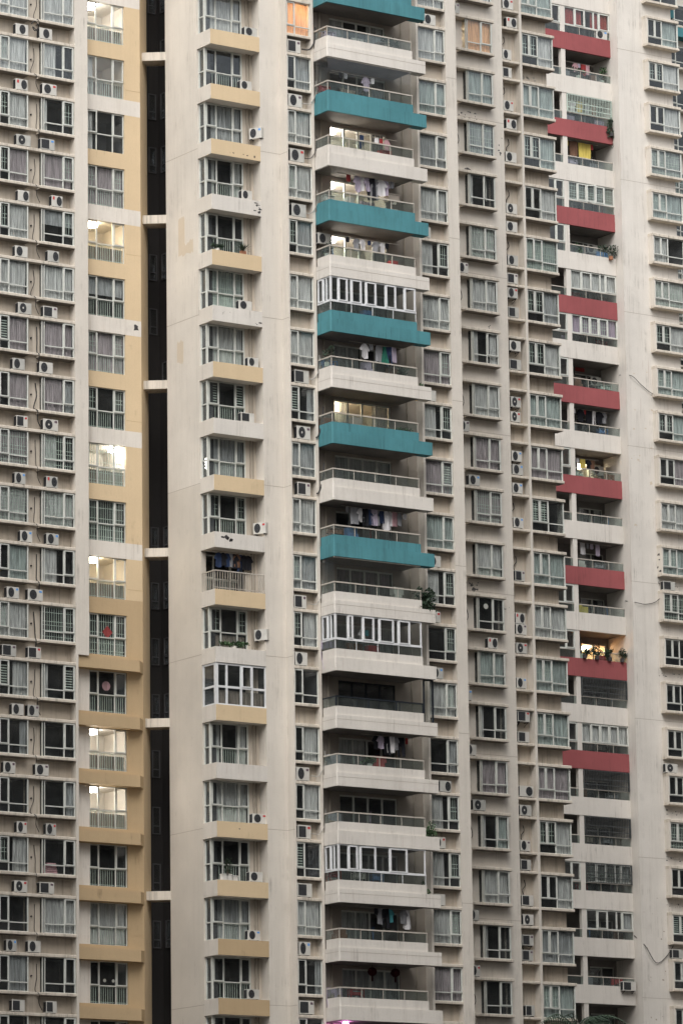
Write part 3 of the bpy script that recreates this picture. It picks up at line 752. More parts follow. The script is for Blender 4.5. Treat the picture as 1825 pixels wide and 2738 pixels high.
# ================================================================== RIGHT TOWER (farther back)
FB = thing('apartment_building', 'farther tower on the right with red balcony bands and a blank cream wall', 'building', (52, 40, 0))
fw = MB(); fw.box(53.08, 55.21, 34.2, 34.5, 0, 110); fw.box(53.08, 53.35, 34.5, 38, 0, 110)
for j in range(-3, 24): fw.box(55.21, 57.5, 34.2, 34.5, zN(j) + 1.85, zN(j - 1) + .12)
wpart('wall', fw, 'cream_pale', FB)
fc = MB(); fc.box(42, 57.4, 39, 52, 0, 110); wpart('rear_wall', fc, 'cream', FB)
fw2 = MB(); fw2.box(57.5, 60.9, 39.0, 39.4, 0, 110)
ZWG = lambda j: 89.15 - FLOOR * j
for j in range(-3, 24): fw2.box(60.9, 72, 39.0, 39.4, ZWG(j) + 1.45, ZWG(j - 1))
wpart('wing_wall', fw2, 'cream', FB)
kitX = window_kit(2.4, 1.45, [(0, .6, .42, 1.45, 's'), (.6, 1.8, .42, 1.45, 'f'), (1.8, 2.4, .42, 1.45, 's'), (0, .6, 0, .42, 'l'), (.6, 1.8, 0, .42, 'l'), (1.8, 2.4, 0, .42, 'l')])
xs_led = MB().cbox(60.4, 66, 38.5, 39.05, 0, .16).mesh('sill_ledge', 'ledge')
for j in range(-2, 24):
    add_window(FB, kitX, (60.9, 38.75, ZWG(j) + .01), RND.choice(['D', 'W', 'G', 'D.f', 'r']), (.3, .7), depth=1.2)
    link('sill_ledge', xs_led, FB, (0, 0, ZWG(j) - .15))
wpart('teal_band', MB().box(60.2, 72, 38.2, 39.05, 91.15, 91.75), 'teal', FB)
wpart('teal_box', MB().box(57.55, 58.35, 34.9, 35.6, 91.0, 91.75), 'teal', FB)
sillN = MB().cbox(55.12, 57.75, 33.70, 34.25, 0, .16).mesh('sill_ledge', 'ledge'); headN = MB().cbox(55.12, 57.75, 33.70, 34.25, 0, .19).mesh('head_ledge', 'ledge')
sideN = MB().box(55.13, 55.22, 33.72, 34.25, 0, 1.65).mesh('bay_side', 'cream')
endN = MB().box(57.68, 57.74, 33.8, 34.5, 0, 1.65).mesh('bay_side', 'frame')
codesN = dict(zip(range(-2, 24), 'W D t w.s w G.f T.s L W.f w.s T.s t.s p W T.s D.f r D r D D.f D D.h D D D'.split()))
for j in range(-2, 24):
    link('sill_ledge', sillN, FB, (0, 0, zN(j))); link('head_ledge', headN, FB, (0, 0, zN(j) + 1.81))
    link('bay_side', sideN, FB, (0, 0, zN(j) + .16)); link('bay_side', endN, FB, (0, 0, zN(j) + .16))
    add_window(FB, kitN, (55.235, 33.80, zN(j) + .16), codesN.get(j, 'D'), (.50, .98), depth=1.6)
# balconies M
wpart('post', MB().box(49.10, 49.44, 34.975, 35.25, 0, 110), 'cream_pale', FB)
mbk = MB(); mbk.box(44, 51.0, 36.8, 37.0, 0, 110); mbk.box(52.9, 53.1, 36.8, 37.0, 0, 110)
for j in range(-18, 11): mbk.box(51.0, 52.9, 36.8, 37.0, zM(j) + 2.5, zM(j + 1) + .2)
wpart('balcony_back_wall', mbk, 'balcony_dark', FB)
kitMd = window_kit(1.9, 2.28, [(0, .95, 0, 2.28, 'f'), (.95, 1.9, 0, 2.28, 'f')], t=.09)
MH = 1.17
kitM4 = window_kit(3.60, MH, [(0, .82, 0, MH, 'f'), (.82, 1.62, 0, MH, 's'), (1.62, 2.34, 0, MH, 'f'), (2.34, 2.75, 0, MH, 'f'), (2.75, 3.6, 0, MH, 's')], t=.09, frame='frame')
kitM4b = window_kit(3.60, MH, [(0, .70, 0, MH, 'f'), (.70, 1.42, 0, MH, 's'), (1.42, 2.12, 0, MH, 's'), (2.12, 2.85, 0, MH, 's'), (2.85, 3.6, 0, MH, 'f')], t=.09, frame='frame')
kitL = window_kit(2.3, MH, [(0, .9, 0, MH, 'f'), (.9, 1.6, 0, MH, 'f'), (1.6, 2.3, 0, MH, 's')], t=.08, frame='frame')
par_m = {c: MB().box(44, 53.075, 34.96, 35.12, 0, 1.14).box(44, 53.075, 34.945, 35.0, 0, .70).mesh('balcony', c) for c in ('red', 'cream_pale')}
slab_M = MB().box(44, 53.075, 35.12, 36.85, 0, .16).mesh('slab', 'balcony_dark')
railM = MB().box(49.44, 53.07, 35.0, 35.06, 1.63, 1.69).box(45, 49.1, 35.0, 35.06, 1.63, 1.69).mesh('handrail', 'rail_metal')
MX = [49.45, 50.65, 51.9, 53.06]
paneM = [MB().box(MX[i] + .015, MX[i + 1] - .015, 35.02, 35.03, 1.15, 1.63).mesh('glass_panel', 'rail_glass') for i in range(3)] + [MB().box(45.5, 49.08, 35.02, 35.03, 1.15, 1.63).mesh('glass_panel', 'rail_glass')]
postM = MB().box(-.014, .014, 35.01, 35.05, 1.14, 1.63).mesh('rail_post', 'rail_metal')
cage = MB()
for i in range(29): cage.box(49.5 + 3.5 * i / 28 - .012, 49.5 + 3.5 * i / 28 + .012, 34.88, 34.91, 1.66, 2.86)
for zz in (1.66, 1.95, 2.3, 2.82): cage.box(49.48, 53.02, 34.90, 34.93, zz, zz + .04)
for xx in (49.48, 52.98): cage.box(xx, xx + .04, 34.9, 35.05, 1.66, 2.86)
cage_m = {c: MB_copy(cage).mesh('security_cage', c) for c in ('grille_metal', 'grille_dark')}
ENCM = {6: (kitM4, 'E'), 2: (kitM4b, 'D.f'), 0: (kitM4, 'W'), -1: (kitM4b, 'V.s'), -10: (kitM4b, 'W'), -13: (kitM4, 'r.f'), -14: (kitM4, 'r')}
CAGE = {4: 'grille_metal', -9: 'grille_dark', -11: 'grille_dark', -12: 'grille_dark', -13: 'grille_dark'}
LWIN = {7, 6, 2, 1, -1, -2, -4, -7, -8, -10, -13}
MBAL = {}
for j in range(-18, 10):
    c = 'red' if (j % 2 == 0 and -10 <= j <= 6) else 'cream_pale'
    b = link('balcony', par_m[c], FB, (0, 0, zM(j))); MBAL[j] = b
    local('slab', slab_M, b); local('handrail', railM, b)
    for me in paneM: local('glass_panel', me, b)
    for px in MX[1:3]: local('rail_post', postM, b, (px, 0, 0))
    lit = {-4: (True, 14, .3, .4), -8: ('o', 45, .5, .9)}.get(j)
    add_window(FB, kitMd, (51.0, 36.86, zM(j) + .21), RND.choice(['D', 'D', 'l', 'r', 'B']) if not lit else 'D' if j == -8 else 'r', (.1, .9), depth=1.5, lit=lit)
    if j in ENCM:
        k_, cd = ENCM[j]; add_window(FB, k_, (49.455, 35.0, zM(j) + 1.70), cd, (.2, .6), depth=.01, open_sash={2: (1, -.4)}.get(j))
    if j in CAGE: local('security_cage', cage_m[CAGE[j]], b)
    if j in LWIN: add_window(FB, kitL, (46.78, 35.0, zM(j) + 1.70), 'D', depth=.01)
jf = MB()
for i in range(-1, 9):
    z = 87.9 - 8.7 * i
    jf.box(53.076, 57.5, 34.196, 34.3, z, z + .022)
wpart('expansion_joint', jf, 'joint', FB)
# ------------------------------------------------------------------ air conditioners
def ac_meshes():
    d = {}
    W, Hh, Dp = 1.0, .56, .30            # unit width, scaled per unit in x
    body = MB()
    c = .02
    body.prism([(0 + c, 0), (W - c, 0), (W, c), (W, Dp), (0, Dp), (0, c)], 0, Hh)
    d['case_w'] = body.mesh('casing', 'ac_white'); d['case_g'] = MB_copy(body).mesh('casing', 'ac_grey')
    for k_, cx in (('c', .34), ('r', .68), ('m', .52), ('h', .36)):
        b = MB(); b.cyl(cx, .285, .235, -.008, .01, 18); d['fan_' + k_] = b.mesh('fan', 'ac_fan')
        g = MB()
        for r in (.235, .16, .085):
            seg = 18
            for i in range(seg):
                a0, a1 = 2 * math.pi * i / seg, 2 * math.pi * (i + 1) / seg
                q = [(cx + rr * math.cos(a), -.014, .285 + rr * math.sin(a)) for rr, a in ((r, a0), (r, a1), (r + .010, a1), (r + .010, a0))]
                g.quad(*q)
        d['guard_' + k_] = g.mesh('fan_guard', 'ac_mesh')
    b = MB(); b.box(.05, .60, -.008, .01, .05, .51); d['fan_q'] = b.mesh('fan', 'ac_fan')
    g = MB()
    for i in range(9): g.box(.05, .60, -.014, -.008, .06 + .05 * i, .068 + .05 * i)
    d['guard_q'] = g.mesh('fan_guard', 'ac_mesh')
    hub = MB().cyl(.36, .285, .05, -.018, 0, 10); d['hub'] = hub.mesh('fan_hub', 'ac_white')
    v = MB()
    for i in range(7): v.box(-.008, .0, .04, Dp - .03, .05 + .068 * i, .085 + .068 * i)
    v.box(-.004, .0, .03, Dp - .02, .04, .52)
    d['vent'] = v.mesh('side_vent', 'ac_fan')
    for k_, mt in (('r', 'badge_red'), ('b', 'badge_blue'), ('k', 'badge_dark')):
        d['badge_R' + k_] = MB().box(.74, .92, -.006, 0, .40, .50).mesh('badge', mt)
        d['badge_L' + k_] = MB().box(.10, .26, -.006, 0, .34, .50).mesh('badge', mt)
    f = MB(); f.box(.1, .2, .02, Dp - .02, -.04, 0).box(.8, .9, .02, Dp - .02, -.04, 0); d['feet'] = f.mesh('feet', 'soot')
    br = MB()
    for x in (.12, .84):
        br.box(x, x + .04, .0, .52, -.045, -.005)
        br.prism([(x, .50), (x + .04, .50), (x + .04, .54), (x, .54)], -.30, -.005)
        br.tube([(x + .02, .04, -.03), (x + .02, .52, -.29)], .018, 4)
    d['bracket'] = br.mesh('bracket', 'soot')
    return d
ACM = ac_meshes()
def place_ac(x, y, z, w, code, label, group, bracket=False, rotz=0.0, tall=1.0):
    o = thing('air_conditioner', label, 'air conditioner', (x - w / 2 if not rotz else x, y, z), group, rotz)
    o.scale = (w, 1.0, tall)
    t, bd = code[0], code[1]
    local('casing', ACM['case_g' if (RND.random() < .25) else 'case_w'], o)
    local('fan', ACM['fan_' + t], o); local('fan_guard', ACM['guard_' + t], o); local('side_vent', ACM['vent'], o)
    if t == 'h': local('fan_hub', ACM['hub'], o)
    if bd != '-': local('badge', ACM[('badge_L' if t == 'r' else 'badge_R') + bd], o)
    if bracket: local('bracket', ACM['bracket'], o)
    else: local('feet', ACM['feet'], o)
    return o
AC = {
  'AB': [(0,-8.62,0.8,'m-'), (0,-7.23,0.81,'m-'), (1,-8.64,0.76,'rr'), (1,-7.01,0.9,'cr'), (2,-8.53,0.89,'h-'), (2,-7.13,0.89,'qb'), (3,-8.53,0.71,'r-'), (3,-6.58,0.69,'rr'), (4,-8.66,0.79,'c-'), (4,-6.8,0.71,'r-'), (5,-8.46,0.84,'h-'), (5,-6.98,0.89,'qk'), (6,-8.81,0.75,'c-'), (6,-7.23,0.84,'c-'), (7,-8.62,0.7,'qr'), (7,-6.97,0.95,'hk'), (8,-8.73,0.66,'cb'), (8,-6.9,0.71,'rr'), (9,-8.38,0.74,'cb'), (9,-6.87,0.77,'cb'), (10,-9.14,0.75,'cb'), (10,-7.86,0.93,'cb'), (11,-9.35,0.86,'qk'), (11,-7.91,0.8,'qr'), (12,-8.86,0.72,'c-'), (12,-7.98,0.69,'ck'), (13,-9.33,0.73,'ck'), (13,-7.49,0.82,'ck'), (14,-8.63,0.62,'cr'), (14,-6.98,0.63,'cr'), (15,-8.69,0.79,'hr'), (15,-7.22,0.89,'qk'), (16,-9.21,0.62,'cb'), (16,-7.93,0.77,'c-'), (17,-8.83,0.77,'q-'), (17,-6.97,0.65,'q-')],
  'E': [(0,4.75,0.86,'qk'), (1,4.78,0.9,'ck'), (2,4.86,0.93,'cr'), (3,4.92,0.95,'c-'), (6,4.97,0.94,'q-'), (7,5.04,0.89,'hk'), (8,5.02,0.84,'qk'), (10,4.72,0.77,'qk'), (11,4.73,0.79,'c-'), (13,4.74,0.83,'ck'), (14,4.79,0.83,'qr'), (15,4.77,0.92,'q-'), (16,4.72,0.73,'cb'), (17,4.79,0.95,'qk')],
  'H': [(-1,13.33,0.82,'c-'), (3,12.78,0.78,'c-'), (6,12.93,0.78,'c-'), (9,13.03,0.78,'c-'), (10,12.96,0.77,'cr'), (11,13.06,0.77,'cb'), (13,13.45,0.74,'r-'), (14,13.02,0.77,'cr'), (15,12.93,0.76,'c-')],
  'I': [(-2,18.59,0.67,'ck'), (3,18.82,0.68,'ck'), (6,18.68,0.71,'ck'), (7,19.28,0.76,'cb'), (10,20.27,0.66,'rr'), (11,18.52,0.67,'cb'), (12,18.71,0.7,'c-'), (13,19.18,0.86,'h-'), (15,18.69,0.69,'c-'), (16,18.71,0.66,'cr')],
  'J': [(77.47,22.59,0.77,'cr'), (76.42,22.83,0.74,'rr'), (74.53,22.46,0.62,'c-'), (73.52,22.45,0.63,'q-'), (71.63,22.49,0.7,'cr'), (70.67,22.67,0.73,'rr'), (68.78,22.58,0.78,'c-'), (65.83,22.55,0.78,'h-'), (64.88,22.53,0.78,'c-'), (63.18,22.56,0.73,'c-'), (61.97,22.51,0.75,'qk'), (61.16,22.49,0.71,'cr'), (60.1,22.53,0.73,'q-'), (58.22,22.58,0.79,'c-'), (57.22,22.57,0.83,'q-'), (55.11,22.54,0.7,'hr'), (54.26,22.5,0.67,'hr'), (52.12,22.52,0.72,'cb'), (51.38,22.58,0.75,'cb'), (50.37,22.52,0.72,'cb'), (48.48,22.54,0.69,'cb'), (45.53,22.57,0.67,'qk'), (43.28,22.52,0.65,'rr'), (42.65,22.58,0.75,'ck'), (41.6,22.57,0.77,'hr'), (39.76,22.51,0.68,'cb'), (37.99,22.61,0.85,'qr'), (36.88,22.58,0.78,'q-'), (33.93,22.68,0.95,'r-'), (32.94,22.6,0.79,'h-'), (31.07,22.52,0.69,'ck'), (30.02,22.53,0.71,'q-'), (28.12,22.6,0.81,'q-'), (27.14,22.62,0.71,'h-'), (26.09,22.56,0.78,'qk'), (25.28,22.52,0.76,'qk'), (22.37,22.61,0.62,'q-')],
  'D': [(0,2.61,0.87,'c-'), (1,2.28,0.79,'c-'), (2,2.56,0.79,'cb'), (3,2.26,0.7,'c-'), (5,2.1,0.88,'c-'), (6,2.54,0.71,'c-'), (7,2.17,0.87,'q-'), (9,2.56,0.78,'cr'), (11,2.6,0.72,'c-'), (14,2.63,0.91,'cr'), (15,2.4,0.88,'c-'), (16,2.24,0.81,'cb'), (17,2.16,0.81,'c-')],
  'N': [(13,55.73,0.95,'q-'), (17,55.5,0.95,'h-'), (21,55.55,0.83,'q-')],
}
LOOK = {'c': 'round fan at left', 'r': 'round fan at right', 'm': 'round fan', 'q': 'square grille', 'h': 'pale fan hub'}
BADGE = {'r': 'red badged', 'b': 'blue badged', 'k': 'dark badged', '-': 'plain white'}
WCOL = 'left tower ledges'
seen = {}
for n, x, w, c in AC['AB']:
    seen[n] = seen.get(n, 0) + 1
    sd = 'left' if seen[n] == 1 else 'right'
    place_ac(x, 4.14, zS(n) + 2.03 + .04, w * .92, c, f'{BADGE[c[1]]} air conditioner, {sd} of the {ORD[n]} pair down the left tower', 'air conditioners in pairs on the left tower ledges')
for i, (n, x, w, c) in enumerate(AC['E']):
    place_ac(x, -.58, zS(n) + 2.03 + .04, w * .93, c, f'{BADGE[c[1]]} air conditioner in the niches left of the large balconies, {ORD[i]} down',
             'air conditioners in the niches beside the broad pier', tall=1.18)
for i, (n, x, w, c) in enumerate(AC['H']):
    place_ac(x, -.58, zS(n) + 2.03 + .04, w * .95, c, f'{BADGE[c[1]]} air conditioner in the niches right of the large balconies, {ORD[i]} down',
             'air conditioners in the niches right of the balconies')
for i, (n, x, w, c) in enumerate(AC['I']):
    place_ac(x, 4.40, zS(n) + 2.03 + .04, w * .95, c, f'{BADGE[c[1]]} air conditioner between the single bay windows, {ORD[i]} from the top',
             'air conditioners between the bay windows')
shelves = [zS(n) + d_ for n in range(-5, 20) for d_ in (.15, 2.03)]
for i, (z, x, w, c) in enumerate(AC['J']):
    near = min(shelves, key=lambda s_: abs(s_ - z))
    hang = abs(near - z) > .28
    place_ac(x, 4.95, (z if hang else near + .045), w * .95, c, f'{BADGE[c[1]]} air conditioner in the tall shelved recess, {ORD[i]} from the top',
             'air conditioners in the shelved recess', bracket=hang)
for i, (n, x, w, c) in enumerate(AC['D']):
    hang = {2: .45, 9: .18, 11: .55}.get(n, 0)
    if hang:
        place_ac(2.62, .50, zS(n) + 2.73 + hang, .72, c, f'{BADGE[c[1]]} air conditioner hung beside the corner bay, {ORD[i]} from the top', 'air conditioners by the corner bay', bracket=False, rotz=-math.pi / 3)
    else:
        place_ac(x, .18, zS(n) + 2.73 + .04, w * .9, c, f'{BADGE[c[1]]} air conditioner on the corner bay parapets, {ORD[i]} from the top', 'air conditioners by the corner bay', tall=.85)
for i, (n, x, w, c) in enumerate(AC['N']):
    place_ac(x, 33.78, zN(n) + 2.0 + .04, w, c, f'{BADGE[c[1]]} air conditioner above a far right bay window, {ORD[i]} from the top', 'air conditioners on the far right bays')
place_ac(52.41, 34.66, 27.45, 1.0, 'q-', 'white air conditioner bracketed to a low parapet of the right tower', 'air conditioners on the right tower balconies', bracket=True)
place_ac(52.45, 35.0, zM(6) + 1.16, .9, 'cb', 'white air conditioner on the topmost red parapet', 'air conditioners on the right tower balconies')
for j in (1, -2, -4):
    place_ac(52.35, 36.40, zM(j) + 1.75, .85, 'c-', {1: 'air conditioner inside the balcony with the straggling plants', -2: 'air conditioner inside the open balcony below the violet panelled one',
             -4: 'air conditioner inside the lit laundry balcony of the right tower'}[j], 'air conditioners on the right tower balconies', bracket=True)
place_ac(6.35, -.75, zb(4) + 1.95, .80, 'c-', 'air conditioner inside the lit white balcony under the second teal one shown whole', 'air conditioners on the large balconies', bracket=True)

# ------------------------------------------------------------------ laundry
def poly_cloth(pts, mat, name, th=.035, wave=.05, seed=0):
    rn = random.Random(seed); n = len(pts); b = MB()
    off = [wave * math.sin(px * 17 + seed) * (0.3 + max(0, -pz)) for px, pz in pts]
    b.v += [(px, -th / 2 + o_, pz) for (px, pz), o_ in zip(pts, off)] + [(px, th / 2 + o_, pz) for (px, pz), o_ in zip(pts, off)]
    b.f.append(tuple(range(n))); b.f.append(tuple(range(2 * n - 1, n - 1, -1)))
    for i in range(n):
        j = (i + 1) % n; b.f.append((j, i, n + i, n + j))
    return b.mesh(name, mat)
SHIRT = [(-.06, 0), (.06, 0), (.16, -.05), (.30, -.30), (.21, -.36), (.17, -.26), (.19, -.70), (.02, -.73), (-.18, -.69), (-.17, -.26), (-.21, -.36), (-.30, -.30), (-.16, -.05)]
TROUS = [(-.19, 0), (.19, 0), (.21, -.5), (.20, -1.0), (.06, -1.0), (.02, -.45), (-.03, -.45), (-.05, -.98), (-.20, -1.0), (-.21, -.5)]
TOWEL = [(-.20, 0), (.20, 0), (.21, -.4), (.19, -.78), (.05, -.80), (-.08, -.77), (-.19, -.79), (-.21, -.4)]
SMALL = [(-.10, 0), (.10, 0), (.12, -.15), (.10, -.30), (.0, -.33), (-.11, -.30), (-.12, -.12)]
DRESS = [(-.08, 0), (.08, 0), (.13, -.3), (.24, -.85), (.08, -.92), (-.10, -.90), (-.25, -.84), (-.12, -.3)]
SHAPES = {'shirt': SHIRT, 'trousers': TROUS, 'towel': TOWEL, 'cloth': SMALL, 'dress': DRESS}
COLN = {'white': 'white', 'black': 'black', 'navy': 'navy', 'grey': 'grey', 'green': 'dark green', 'red': 'red', 'pink': 'pink', 'yellow': 'yellow', 'blue': 'blue', 'lilac': 'lilac', 'brown': 'brown', 'teal': 'teal'}
GM = {}
def laundry(where, items, y, z, x_span, group, scale=1.0, yaw=0.35):
    pole = MB().tube([(x_span[0], y, z + .05), ((x_span[0] + x_span[1]) / 2, y, z + .035), (x_span[1], y, z + .05)], .014, 5)
    po = link('laundry_pole', None, None, ((x_span[0] + x_span[1]) / 2, y, z)); bpy.data.objects.remove(po)
    base = Vector(((x_span[0] + x_span[1]) / 2, y, z))
    pole.v = [(a - base.x, b_ - base.y, c - base.z) for a, b_, c in pole.v]
    po = link('laundry_pole', pole.mesh('laundry_pole', 'rail_metal'), None, base)
    tag(po, f'thin laundry pole hung across {where}', 'pole', 'laundry poles')
    for i, (x, kind, colr) in enumerate(items):
        key = (kind, colr)
        if key not in GM: GM[key] = poly_cloth(SHAPES[kind], 'fabric_' + colr, kind, seed=len(GM))
        o = link(kind, GM[key], None, (x, y + RND.uniform(-.03, .03), z + .03))
        s_ = scale * RND.uniform(.9, 1.12); o.scale = (s_ * RND.uniform(.8, 1.1), s_, s_)
        o.rotation_euler.z = RND.uniform(-yaw, yaw); o.rotation_euler.y = RND.uniform(-.05, .05)
        tag(o, f'{COLN[colr]} {kind}, {ORD[i]} from left on the line of {where}', 'clothing', group)
def bal(n): return f'the {ORD[n + 1]} large balcony down'
GL = 'laundry on the large balconies'
laundry(bal(1), [(7.2, 'cloth', 'black'), (7.5, 'cloth', 'grey'), (8.75, 'shirt', 'lilac'), (9.2, 'cloth', 'white')], -1.2, zb(1) + 2.35, (6.6, 9.4), GL)
laundry(bal(2), [(8.35, 'trousers', 'navy'), (9.3, 'cloth', 'white'), (9.6, 'cloth', 'red'), (9.95, 'shirt', 'pink')], -1.3, zb(2) + 2.05, (7.2, 10.6), GL, .8)
laundry(bal(3), [(7.5, 'cloth', 'red'), (8.05, 'shirt', 'lilac'), (8.35, 'shirt', 'white'), (8.65, 'shirt', 'lilac'), (8.9, 'trousers', 'black'), (9.15, 'trousers', 'grey'), (9.5, 'shirt', 'white'), (9.8, 'shirt', 'lilac'), (10.2, 'cloth', 'grey')], -1.3, zb(3) + 2.72, (6.8, 10.8), GL, 1.1)
laundry(bal(4), [(7.4, 'cloth', 'black'), (7.95, 'shirt', 'grey'), (8.3, 'shirt', 'white'), (8.75, 'cloth', 'navy'), (9.15, 'shirt', 'grey'), (9.55, 'shirt', 'white'), (9.85, 'cloth', 'black')], -1.3, zb(4) + 2.3, (6.6, 10.6), GL, .85)
laundry(bal(6), [(8.35, 'shirt', 'white'), (8.75, 'cloth', 'grey'), (9.25, 'towel', 'grey'), (9.6, 'dress', 'green'), (9.85, 'trousers', 'navy'), (10.15, 'towel', 'lilac')], -1.3, zb(6) + 2.62, (7.4, 10.7), GL)
laundry(bal(9), [(7.2, 'cloth', 'grey'), (7.6, 'towel', 'grey'), (8.0, 'shirt', 'white'), (8.25, 'trousers', 'black'), (8.5, 'shirt', 'navy'), (8.8, 'towel', 'lilac'), (9.05, 'shirt', 'grey'), (9.3, 'shirt', 'navy'), (9.55, 'dress', 'white'), (9.8, 'shirt', 'white'), (10.1, 'towel', 'pink'), (10.4, 'shirt', 'grey'), (10.7, 'cloth', 'white')], -1.25, zb(9) + 2.72, (6.8, 11.0), GL)
laundry(bal(11), [(8.0, 'shirt', 'white'), (8.3, 'cloth', 'teal')], -1.2, zb(11) + 2.3, (7.4, 9.4), GL)
laundry(bal(13), [(8.75, 'shirt', 'black'), (9.0, 'shirt', 'lilac'), (9.35, 'trousers', 'black'), (9.6, 'towel', 'white'), (9.9, 'shirt', 'grey'), (10.2, 'trousers', 'black'), (10.6, 'cloth', 'red')], -1.25, zb(13) + 2.75, (7.8, 11.0), GL)
laundry(bal(16), [(8.55, 'cloth', 'black'), (8.85, 'shirt', 'grey'), (9.1, 'trousers', 'black'), (9.35, 'shirt', 'teal'), (10.2, 'shirt', 'grey'), (10.45, 'dress', 'white')], -1.25, zb(16) + 2.75, (7.6, 11.0), GL)
laundry('the corner loggia', [(.55, 'shirt', 'navy'), (.78, 'shirt', 'black'), (1.0, 'shirt', 'navy'), (1.2, 'towel', 'grey'), (1.4, 'shirt', 'black'), (1.6, 'shirt', 'brown'), (1.8, 'trousers', 'navy'), (2.05, 'shirt', 'black'), (2.3, 'shirt', 'black')], .45, zS(9) + 1.75, (.2, 2.8), 'laundry in the corner loggia', .95, .25)
ML = 'laundry on the right tower balconies'
def mb_(j): return f'the {ORD[7 - j]} right tower balcony down'
laundry(mb_(5), [(50.7, 'shirt', 'pink'), (51.0, 'cloth', 'lilac'), (51.35, 'towel', 'red'), (51.7, 'towel', 'pink')], 35.6, zM(5) + 2.3, (49.6, 52.2), ML, .9)
laundry(mb_(4), [(49.8, 'towel', 'brown'), (50.3, 'shirt', 'white'), (50.9, 'towel', 'yellow'), (51.5, 'shirt', 'grey'), (52.0, 'towel', 'brown'), (52.5, 'shirt', 'black')], 35.5, zM(4) + 2.65, (49.6, 52.9), ML)
laundry(mb_(3), [(49.75, 'cloth', 'yellow'), (50.3, 'towel', 'brown'), (50.95, 'towel', 'yellow'), (51.4, 'towel', 'yellow'), (51.75, 'cloth', 'red')], 35.5, zM(3) + 2.8, (49.6, 52.3), ML, 1.25)
laundry(mb_(-3), [(49.9, 'cloth', 'white'), (50.4, 'shirt', 'black'), (50.8, 'cloth', 'red'), (51.1, 'towel', 'black'), (51.5, 'trousers', 'white'), (51.9, 'shirt', 'black'), (52.3, 'shirt', 'grey')], 35.6, zM(-3) + 2.7, (49.6, 52.8), ML)
laundry(mb_(-4), [(49.8, 'shirt', 'black'), (50.1, 'cloth', 'white'), (50.5, 'towel', 'yellow'), (50.95, 'shirt', 'black'), (51.3, 'towel', 'brown')], 35.6, zM(-4) + 2.4, (49.6, 51.8), ML, .8)
laundry(mb_(-6), [(50.3, 'towel', 'white'), (50.7, 'cloth', 'grey'), (51.05, 'cloth', 'lilac'), (51.5, 'towel', 'lilac')], 35.6, zM(-6) + 2.8, (49.6, 52.6), ML)

# ------------------------------------------------------------------ plants
def leaf_cloud(b, c, r, count, size, rn, droop=0.0):
    for _ in range(count):
        while True:
            d = Vector((rn.uniform(-1, 1), rn.uniform(-1, 1), rn.uniform(-1, 1)))
            if d.length <= 1: break
        d = d.normalized() * (d.length ** .6)
        p = Vector(c) + Vector((d.x * r[0], d.y * r[1], d.z * r[2]))
        a = Vector((rn.uniform(-1, 1), rn.uniform(-1, 1), rn.uniform(-.6, .8) - droop)).normalized()
        s = a.cross(Vector((rn.uniform(-1, 1), rn.uniform(-1, 1), rn.uniform(-1, 1)))).normalized()
        L = size * rn.uniform(.6, 1.4); w = L * .32
        b.quad(tuple(p), tuple(p + a * L * .5 + s * w), tuple(p + a * L), tuple(p + a * L * .5 - s * w))
def bush(loc, r, label, cat='plant', group='plants on the balconies', count=260, size=.12, mat='leaf', pot='pot_white', seed=1, hang=0.0, clumps=6, name='potted_plant'):
    rn = random.Random(seed); t = thing(name, label, cat, loc, group)
    b = MB(); st = MB()
    for i in range(clumps):
        c = Vector((rn.uniform(-.7, .7) * r[0], rn.uniform(-.6, .6) * r[1], .22 + r[2] * rn.uniform(.1, 1.5) - hang * rn.random()))
        leaf_cloud(b, c, (r[0] * .45, r[1] * .5, r[2] * .42), count // clumps, size, rn, hang)
        st.tube([(0, 0, .15), tuple(c * .5 + Vector((0, 0, .1))), tuple(c)], .014, 4, .005)
    local('foliage', b.mesh('foliage', mat), t); local('stem', st.mesh('stem', 'bark'), t)
    pb = MB(); seg = 8
    pb.prism([(.14 * math.cos(2 * math.pi * i / seg), .14 * math.sin(2 * math.pi * i / seg)) for i in range(seg)], 0, .22)
    local('pot', pb.mesh('pot', pot), t)
    return t
def spiky(loc, r, label, n=46, seed=3, group='plants on the balconies'):
    rn = random.Random(seed); t = thing('potted_plant', label, 'plant', loc, group); b = MB()
    for i in range(n):
        az = rn.uniform(0, 2 * math.pi); el = rn.uniform(.15, 1.45); L = r * rn.uniform(.7, 1.1)
        d = Vector((math.cos(az) * math.cos(el), math.sin(az) * math.cos(el), math.sin(el))); s = Vector((-math.sin(az), math.cos(az), 0)) * .022
        p0 = Vector((0, 0, .2)); p1 = p0 + d * L * .55; p2 = p0 + d * L - Vector((0, 0, L * .18 * math.cos(el)))
        k = len(b.v); b.v += [tuple(p0 - s), tuple(p0 + s), tuple(p1 - s), tuple(p1 + s), tuple(p2)]
        b.f += [(k, k + 1, k + 3, k + 2), (k + 2, k + 3, k + 4)]
    local('foliage', b.mesh('foliage', 'leaf_dark'), t)
    local('pot', MB().box(-.14, .14, -.1, .1, 0, .2).mesh('pot', 'terracotta'), t)
    return t
PX, PY = 11.72, -1.62
bush((PX, PY, zb(4) + .13), (.38, .2, .16), 'small green shrub trailing over the end of a white balcony high up', seed=4, count=160, hang=.1)
bush((PX - .1, PY, zb(6) + .13), (.3, .2, .35), 'thin leafy plant at the end of the balcony with green washing', seed=5, count=90)
bush((PX - .1, PY, zb(10) + .13), (.55, .3, .80), 'big bushy dark plant at the end of the glazed balcony under the lowest teal', seed=6, count=900, size=.15, mat='leaf_dark', clumps=12)
bush((PX, PY, zb(13) + .13), (.42, .25, .22), 'round green bush at the end of a white balcony with dark washing', seed=7, count=260)
